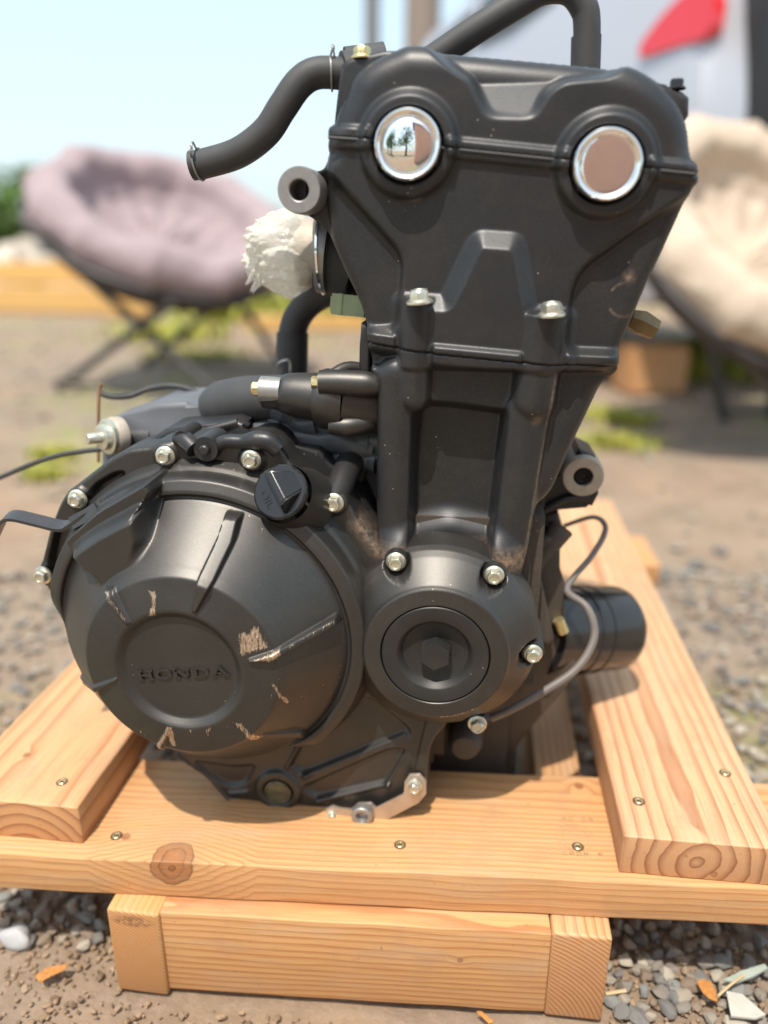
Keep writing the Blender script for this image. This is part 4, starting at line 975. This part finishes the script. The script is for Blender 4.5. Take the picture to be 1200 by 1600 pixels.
flat_piece('leaf', [(55, 1525), (75, 1512), (108, 1507), (100, 1517), (78, 1528), (62, 1536)], .010, .0006, .2, M_leaf, 'dry curled orange leaf on the soil left of the stand', 'leaf')
flat_piece('leaf', [(744, 1581), (752, 1580), (772, 1597), (764, 1600)], .006, .0006, .2, M_leaf, 'small orange leaf in front of the cross plank', 'leaf')
M_white = plain('white_pebble', (.40, .40, .41), .6, 0, .1)
tag(obj('pebble', mesh('pebble', *SHAPES[3], M_white), None, Matrix.Translation(PZ(28, 1462, .006)) @ Matrix.Scale(.0165, 4)), 'large white pebble left of the stand', 'pebble')
tag(tube('straw', [PZ(1122, 1556, .018), PZ(1140, 1540, .018), PZ(1162, 1524, .019)], .0011, M_straw, None, 6), 'thin dry stalk leaning over the shards', 'straw')
tag(tube('straw', [PZ(946, 1553, .008), PZ(978, 1548, .008)], .0016, M_straw, None, 6), 'short dry stalk beside the right leg of the stand', 'straw')
# ------------------------------------------------------------------ background
def suede(name, col):
    m = MB(name); co = m.coord(); nz = m.noise(co, 4, 4, .6)
    m.set(Base_Color=m.mix(nz, tuple(q*.8 for q in col), tuple(q*1.2 for q in col)), Roughness=.9, Normal=m.bump(m.noise(co, 14, 4), .5, .03)); return m.m
M_darkmetal = plain('dark_frame_metal', (.06, .055, .055), .45)
M_shell = plain('dark_shell_cloth', (.045, .035, .04), .85)
def saucer_chair(label, col, loc, rz, tilt, roll, size, spread=1.0):
    t = thing('saucer_chair', label, 'chair', loc, None, rz)
    TM = WM[t] @ Matrix.Translation((0, 0, .62 if tilt > .4 else .70)) @ Matrix.Rotation(roll, 4, 'Y') @ Matrix.Rotation(tilt, 4, 'X') @ Matrix.Scale(size, 4)
    # cushion: bowl with a fat quilted rim, tufted in the middle
    prof = [(0, -.10), (.10, -.098), (.20, -.088), (.28, -.065), (.335, -.02), (.355, .04), (.38, .085), (.43, .105), (.48, .09), (.515, .045), (.515, -.01), (.48, -.06), (.40, -.12), (.25, -.18), (0, -.20)]
    NT = 96; V = []; pp = spline([(a, b, 0) for a, b in prof], 4)
    for k in range(NT):
        a = 2*math.pi*k/NT
        for (r, h, _) in pp:
            puff = 1-.045*abs(math.sin(6*a))**.35*(1 if r > .3 else 0)
            pl_ = .012*math.cos(16*a)*np.clip((.5-r)/.3, 0, 1)*(1 if h > -.11 else 0)*min(1, r/.1)
            q = Vector((r*math.cos(a), r*math.sin(a), 0))
            tuft = -.05*math.exp(-((r-.16)/.04)**2)*max(0, math.cos(5*a))**4 if h > -.11 else 0
            w_ = .03*mnoise.noise(q*5+Vector((0, 0, h*4)))
            V.append((q.x*puff, q.y*puff, h*(1.0 if h < 0 else puff)+pl_+tuft+w_))
    n = len(pp); F = [(k*n+i, ((k+1) % NT)*n+i, ((k+1) % NT)*n+i+1, k*n+i+1) for k in range(NT) for i in range(n-1)]
    c = obj('cushion', mesh('cushion', V, F, suede('suede_'+cat_of(col), col)), t, TM)
    lathe('shell', [(.50, -.03), (.50, -.06), (.42, -.14), (.26, -.205), (0, -.22)], M_shell, t, TM, 48)
    ring = [TM @ Vector((.505*math.cos(2*math.pi*k/48), .505*math.sin(2*math.pi*k/48), -.035)) for k in range(49)]
    tube('frame_ring', [tuple(p) for p in ring], .012, M_darkmetal, t, 10, sm=False)
    W0 = WM[t]
    for sx in (-1, 1):
        for sy in (-1, 1):
            top = TM @ Vector((-.33*sx*(1 if spread == 1 else -.7), .40*sy, -.05)); foot = W0 @ Vector((.36*sx*size*spread+(.26 if spread < 1 else 0), .30*sy*size, .012))
            leg = tube('leg', [tuple(foot), tuple((foot+top)/2), tuple(top)], .019, M_darkmetal, t, 10, 3)
            tube('foot_cap', [tuple(foot+Vector((0, 0, -.012))), tuple(foot+Vector((0, 0, .03)))], .017, M_shell, leg, 10, sm=False)
    for sy in (-1, 1):
        tube('cross_bar', [tuple(W0 @ Vector((-.36*size*spread+(.26 if spread < 1 else 0), .30*sy*size, .03))), tuple(W0 @ Vector((.36*size*spread+(.26 if spread < 1 else 0), .30*sy*size, .03)))], .010, M_darkmetal, t, 8, sm=False)
    return t
def cat_of(c): return 'mauve' if c[2] > c[1] else 'beige'
saucer_chair('mauve padded saucer chair on crossed dark metal legs, left of the engine', (.315, .245, .257), (-1.40, 3.45, 0), R(-10), R(14), R(25), 1.12)
saucer_chair('cream padded saucer chair right of the engine below the car', (.52, .42, .33), (.84, 2.60, 0), R(20), R(45), R(14), .93, .3)

# silver estate car with its tailgate open
def car():
    C0 = Matrix.Translation((1.56, 3.56, .05)) @ Matrix.Rotation(R(30), 4, 'Z') @ Matrix.Scale(1.08, 4)      # local +Y is the nose, origin at the rear bumper
    t = bpy.data.objects.new('parked_car', None); link(t, None, C0); tag(t, 'silver car with red tail lamp parked behind the engine at top right', 'car')
    m = MB('silver_car_paint'); m.set(Base_Color=(.50, .50, .54), Metallic=.35, Roughness=.28, Coat_Weight=.6, Coat_Roughness=.05); paint = m.m
    glass = plain('car_glass', (.03, .035, .04), .06); dark = plain('car_dark_trim', (.02, .02, .022), .5); rub = plain('tyre_rubber', (.022, .022, .022), .8)
    red = MB('red_lamp_lens').set(Base_Color=(.62, .02, .03), Roughness=.12, Coat_Weight=.5).m; rimm = plain('alloy_rim', (.5, .5, .52), .3, .8)
    W = .88; side = [(0, .42), (.0, .95), (.06, 1.20), (.18, 1.56), (.42, 1.66), (1.6, 1.70), (2.25, 1.60), (2.95, 1.12), (3.9, .98), (4.30, .82), (4.36, .52), (4.25, .30), (.12, .30)]
    sp = chamfer_poly(side, .12, 4); bm = bmesh.new(); rows = []
    for x, k in ((-W, .93), (-W*.96, 1), (0, 1.012), (W*.96, 1), (W, .93)): pass
    def sect(x, inset):
        r_ = []
        for y, z in sp:
            tum = max(0, (z-1.0))*.28; xx = x*(1-tum*.55); r_.append(bm.verts.new((xx, 2.2+(y-2.2)*(1-inset), .9+(z-.9)*(1-inset))))
        return r_
    secs = [sect(x, i) for x, i in ((-W, .05), (-W*.985, .018), (-W*.93, .004), (-W*.5, 0), (W*.5, 0), (W*.93, .004), (W*.985, .018), (W, .05))]
    n = len(sp)
    for a, b in zip(secs[:-1], secs[1:]):
        for k in range(n): bm.faces.new((a[k], a[(k+1) % n], b[(k+1) % n], b[k]))
    bm.faces.new(secs[0]); bm.faces.new(secs[-1][::-1])
    bmobj('body', bm, paint, t, C0, 35)
    def side_panel(name, pts, x, mat, th=.012):
        bm = bmesh.new(); a = []; b = []
        for y, z in pts:
            tum = max(0, z-1.0)*.28*.55; xx = x*(1-tum); a.append(bm.verts.new((xx, y, z))); b.append(bm.verts.new((xx-math.copysign(th, x), y, z)))
        bm.faces.new(a); bm.faces.new(b[::-1])
        for i in range(len(a)): bm.faces.new((a[i], b[i], b[(i+1) % len(a)], a[(i+1) % len(a)]))
        return bmobj(name, bm, mat, t, C0, 30)
    for sx in (-1, 1):
        x = sx*(W+.004)
        side_panel('side_window', [(1.0, 1.46), (1.0, 1.60), (1.64, 1.62), (1.66, 1.43)], x, glass)
        side_panel('side_window', [(1.74, 1.42), (1.72, 1.60), (2.12, 1.53), (2.28, 1.40)], x, glass)
        side_panel('tail_lamp', chamfer_poly([(.03, 1.14), (.05, 1.26), (.12, 1.31), (.20, 1.30), (.30, 1.25), (.38, 1.18), (.37, 1.14)], .045, 4), sx*(W+.010), red, .05)
        for y in (.80, 3.45):
            wm = C0 @ Matrix.Translation((sx*(W-.09), y, .33)) @ Matrix.Rotation(R(90)*sx, 4, 'Y')
            wh = lathe('wheel', [(.20, .09), (.30, .10), (.33, .07), (.33, -.09), (.30, -.11), (.20, -.1)], rub, t, wm, 40)
            lathe('rim', [(0, .07), (.05, .075), (.07, .055), (.17, .07), (.20, .095), (.205, .06), (.205, -.05)], rimm, wh, wm, 40)
            side_panel('wheel_arch', [(y+.40*math.cos(a), .33+.40*math.sin(a)) for a in np.linspace(-.1, math.pi+.1, 20)], sx*(W-.003), dark)
    # open tailgate: dark load bay behind the rear opening, lid swung up above it
    def rbox(name, lo, hi, mat, bev=.02, M=None): return box(name, lo, hi, mat, t, bev, C0 @ (M or Matrix.Identity(4)))
    rbox('load_bay_opening', (-.70, -.012, .62), (.70, .10, 1.48), dark, .03); rbox('rear_bumper', (-.86, -.07, .34), (.86, .12, .60), paint, .05)
    rbox('load_bay_bag', (-.45, -.03, .66), (.0, .06, .92), plain('white_bag', (.6, .58, .55), .7), .03)
    lid = rbox('tailgate', (-.74, -.02, -.04), (.74, .9, .04), paint, .04, Matrix.Translation((0, .12, 1.62)) @ Matrix.Rotation(R(168), 4, 'X'))
    rbox('tailgate_window', (-.6, .08, -.055), (.6, .5, .055), glass, .02, Matrix.Translation((0, .12, 1.62)) @ Matrix.Rotation(R(168), 4, 'X'))
    rbox('windscreen', (-.66, 0, -.01), (.66, .78, .01), glass, .01, Matrix.Translation((0, 2.98, 1.14)) @ Matrix.Rotation(R(145), 4, 'X'))
    rbox('number_plate', (-.26, -.085, .42), (.26, -.07, .53), plain('blank_plate', (.6, .6, .58), .5), .005)
    rbox('front_bumper', (-.84, 4.28, .32), (.84, 4.44, .62), dark, .06)
car()

# leaves and plants
def leaf_mat(name, a, b):
    m = MB(name); nz = m.noise(m.coord(), 3, 3); at_ = m.n('ShaderNodeAttribute', attribute_name='tone').outputs['Fac']
    m.set(Base_Color=m.mix(at_, a, b), Roughness=.6, Transmission_Weight=0.0, Subsurface_Weight=.0); return m.m
M_leafg = leaf_mat('tree_leaves', (.055, .11, .022), (.14, .24, .05)); M_weed = leaf_mat('weed_leaves', (.20, .24, .03), (.46, .42, .05)); M_bark = plain('tree_bark', (.12, .085, .06), .9)
def leaf_cloud(n, size, f):
    C = np.array([f() for _ in range(n)]); a = rng.normal(size=(n, 3)); a /= np.linalg.norm(a, axis=1)[:, None]; b = np.cross(a, rng.normal(size=(n, 3))); b /= np.linalg.norm(b, axis=1)[:, None]
    s = size*rng.uniform(.6, 1.3, (n, 1)); V = np.stack([C-a*s, C-b*s*.45, C+a*s, C+b*s*.45], 1).reshape(-1, 3)
    return V, np.arange(4*n).reshape(n, 4), np.repeat(rng.random(n), 4)
def tree(name, loc, h, rad, nl, leaf, label, group, trunk=.35, cat='tree', mat=None):
    t = thing(name, label, cat, loc, group)
    base = Vector(loc); cl = [(base+Vector((U(-.6, .6)*rad, U(-.6, .6)*rad, h*U(trunk, .88))), rad*U(.3, .6)) for _ in range(14)]
    def f():
        c, r_ = random.choice(cl); d = Vector((random.gauss(0, 1), random.gauss(0, 1), random.gauss(0, .8))).normalized()*r_*random.random()**.4; q = c+d
        q.z = max(q.z, .05); return tuple(q)
    V, F, T = leaf_cloud(nl, leaf, f); me = mesh('crown', V, F, mat or M_leafg); attr(me, 'tone', T); obj('crown', me, t)
    tr = tube('trunk', [tuple(base), tuple(base+Vector((.03*h, 0, h*.4))), tuple(base+Vector((0, 0, h*.8)))], [rad*.10, rad*.07, rad*.02], M_bark, t, 10, 5)
    for c, r_ in cl[:6]: tube('limb', [tuple(base+Vector((.02*h, 0, h*trunk*.8))), tuple((base+c)/2+Vector((0, 0, h*.15))), tuple(c)], [rad*.04, rad*.03, rad*.01], M_bark, tr, 6, 4)
    return t
GT = 'bushy green trees along the far edge of the yard'
for k, (x, y, h, r_) in enumerate([(-10.4, 15, 1.75, 1.6), (-9.0, 16.0, 1.6, 1.5), (-13.5, 17, 2.1, 1.8), (-7.0, 19, 1.3, 1.4), (-16.5, 16, 2.4, 2), (9.0, 14, 3.8, 1.8), (11.5, 17, 4.5, 2.2), (-3.5, 22, 1.3, 1.5), (.5, 23, 1.3, 1.5), (14.5, 14, 4, 2)]):
    tree('bushy_tree', (x, y, 0), h, r_, 3500, .17, 'low bushy green tree at the far left edge of the yard' if x < 2 else 'tall bushy green tree beyond the car at right', GT if x < 2 else 'tall trees beyond the car', .12 if x < 2 else .3)
# weeds
def weed(px, py, h, w_, label, n=320):
    p = PZ(px, py, 0); t = thing('weed_clump', label, 'weed', (p[0], p[1], 0), 'weed clumps growing in the gravel yard'); V = []; F = []; T = []
    for k in range(n):
        a, l_ = U(0, 6.28), h*U(.5, 1); b0 = Vector((p[0]+random.gauss(0, w_*.5), p[1]+random.gauss(0, w_*.4), 0)); d = Vector((math.cos(a)*.45, math.sin(a)*.45, 1)).normalized(); s_ = Vector((-math.sin(a), math.cos(a), 0))*h*.075
        m_ = b0+d*l_*.55; e = b0+d*l_+Vector((math.cos(a), math.sin(a), -.3))*l_*.25; i = len(V); V += [tuple(b0-s_*.5), tuple(b0+s_*.5), tuple(m_+s_), tuple(m_-s_), tuple(e)]; F += [(i, i+1, i+2, i+3), (i+3, i+2, i+4)]; T += [random.random()]*5
    me = mesh('leaves', V, F, M_weed); attr(me, 'tone', T); obj('leaves', me, t)
for px, py, h, w_, lb in [
    (270, 530, .16, .35, 'yellow green weeds under the crossed legs of the mauve chair'), (345, 500, .22, .35, 'tall yellow green weeds behind the mauve chair, left of the black coolant hose'),
    (420, 490, .26, .4, 'tallest yellow green weeds, just left of the upright black coolant hose'), (300, 560, .08, .3, 'low flat weeds in front of the feet of the mauve chair'),
    (480, 500, .2, .4, 'weeds seen inside the bend of the black coolant hose'), (1110, 578, .10, .2, 'green tuft right of the sawn orange block'), (1170, 565, .12, .26, 'broad green tuft under the cream chair near the right edge'),
    (1090, 552, .12, .2, 'green tuft just behind the sawn orange block'), (960, 695, .05, .12, 'low moss green patch beside the cylinder, nearest to the right mounting ear'), (940, 650, .05, .12, 'low green patch touching the edge of the cylinder block'),
    (985, 660, .05, .1, 'small green patch on open ground right of the cylinder'), (70, 745, .04, .06, 'small yellow tuft below the thin black lead at left'), (85, 715, .05, .06, 'small yellow tuft above the thin black lead at left'),
    (1040, 590, .1, .2, 'green tuft in front of the sawn orange block'), (1195, 592, .08, .2, 'green tuft at the right edge in front of the cream chair')]:
    weed(px, py, h, w_, lb)
# timber at the far left, sawn block at right, rocks
M_pile = wood_mat('fir_far_timber', (.03, -.3), .02, (.72, .46, .16), (.56, .30, .08), (), .01)
M_block = wood_mat('fir_block', (.03, -.3), .02, (.66, .36, .16), (.5, .24, .09), (), .01)
def loose(name, c, size, rz, mat, label, cat, group=None, ry=0):
    bm = bmesh.new(); add_box(bm, tuple(-q/2 for q in size), tuple(q/2 for q in size)); bmesh.ops.bevel(bm, geom=bm.edges[:], offset=min(size)*.06, segments=2, affect='EDGES')
    return tag(bmobj(name, bm, mat, None, Matrix.Translation(c) @ Matrix.Rotation(rz, 4, 'Z') @ Matrix.Rotation(ry, 4, 'Y'), 40), label, cat, group)
loose('timber_beam', (-4.6, 6.9, .11), (3.4, .22, .22), R(-4), M_pile, 'long yellow timber beam on the ground behind the mauve chair', 'timber beam')
loose('timber_beam', (-5.0, 7.25, .33), (2.8, .2, .20), R(-6), M_pile, 'shorter yellow timber beam stacked on the long beam', 'timber beam', None)
for k, (px, py, Yd, r_) in enumerate([(176, 447, 6.2, .11), (214, 452, 6.2, .10)]):
    p = PZ(px, 480, 0); M = at((P(px, py, 6.3)[0], 6.3, .12), (.25, -1, 0))
    o = lathe('round_log', [(0, .0), (r_*.97, 0), (r_, -.01), (r_, -.9), (0, -.9)], M_pile, None, M, 24)
    tag(o, ('left' if k == 0 else 'right')+' one of two sawn round logs lying end on behind the mauve chair legs', 'log')
q = PZ(1020, 618, 0)
loose('sawn_block', (q[0], q[1]+.12, .10), (.26, .20, .20), R(12), M_block, 'short sawn orange timber block on the ground right of the cylinder', 'timber block')
q = PZ(470, 520, 0)
loose('timber_offcut', (q[0], q[1]+.2, .05), (.9, .12, .1), R(8), M_pile, 'yellow timber offcut on the ground seen behind the black coolant hose', 'timber offcut')
M_rock = stone_mat('yard_rock', [(.42, .36, .30), (.50, .43, .36), (.36, .28, .22), (.46, .34, .25)])
ROCK = mesh('rock', *SHAPES[2], M_rock)
for k, (px, py, r_) in enumerate([(5, 470, .42), (40, 472, .44), (78, 470, .42), (115, 472, .42), (150, 470, .4), (25, 432, .42), (60, 430, .36), (95, 436, .34), (130, 440, .30), (160, 436, .3), (48, 415, .38), (110, 418, .36), (150, 425, .26), (10, 440, .35)]):
    p = P(px, py-22, 8.5+.2*(k % 3)); r_ *= .72; me = mesh('rock', *SHAPES[k % 10], M_rock)
    tag(obj('rock', me, None, Matrix.Translation((p[0], p[1], p[2])) @ Matrix.Rotation(k*1.3, 4, 'Z') @ Matrix.Scale(r_, 4)), ('tan boulder in the bottom row of the heap at the far left' if k < 5 else 'tan boulder in the upper layers of the heap at the far left'), 'rock', 'boulders heaped at the far left')
# posts seen past the top of the cylinder head
M_post = plain('weathered_post', (.16, .15, .15), .8); M_post2 = plain('brown_post', (.24, .19, .16), .85)
for px, Yd, r_, mt, lb in [(582, 9, .085, M_post, 'thin dark grey pole, leftmost of three above the engine'), (656, 9, .20, M_post2, 'thick brown trunk like pole, middle of three above the engine'), (737, 9, .095, M_post, 'thin dark pole, rightmost of three above the engine')]:
    b = P(px, 300, Yd); tag(tube('pole', [(b[0], Yd, 0), (b[0], Yd, 2.2), (b[0]+.02, Yd, 4.6)], [r_, r_*.95, r_*.85], mt, None, 14, 4), lb, 'pole')

# added shed behind the camera, stands in for the photographer in the chrome
M_shed = plain('reflection_salmon', (.74, .42, .31), .8, 0, .12, 5); M_roofs = plain('reflection_shed_roof', (.08, .075, .07), .9)
shed = thing('reflection_shed', 'salmon painted shed with smooth walls and flat felt roof added behind the viewer for the chrome reflections', 'shed', (1.6, -2.6, 0))
box('wall', (.10, -3.5, 0), (3.1, -1.62, 2.15), M_shed, shed, .01); box('roof', (.0, -3.6, 2.152), (3.2, -1.5, 2.23), M_roofs, shed, .01)
for k, (x, y, h, r_) in enumerate([(-3.2, -6, 3.6, 1.5), (-5.6, -8, 4.4, 1.8), (-1.2, -9, 4.8, 1.9)]):
    tree('bushy_tree', (x, y, 0), h, r_, 1200, .13, ('nearest', 'leftmost', 'tallest')[k]+' of three leafy trees behind the viewer', 'trees behind the viewer', .35)
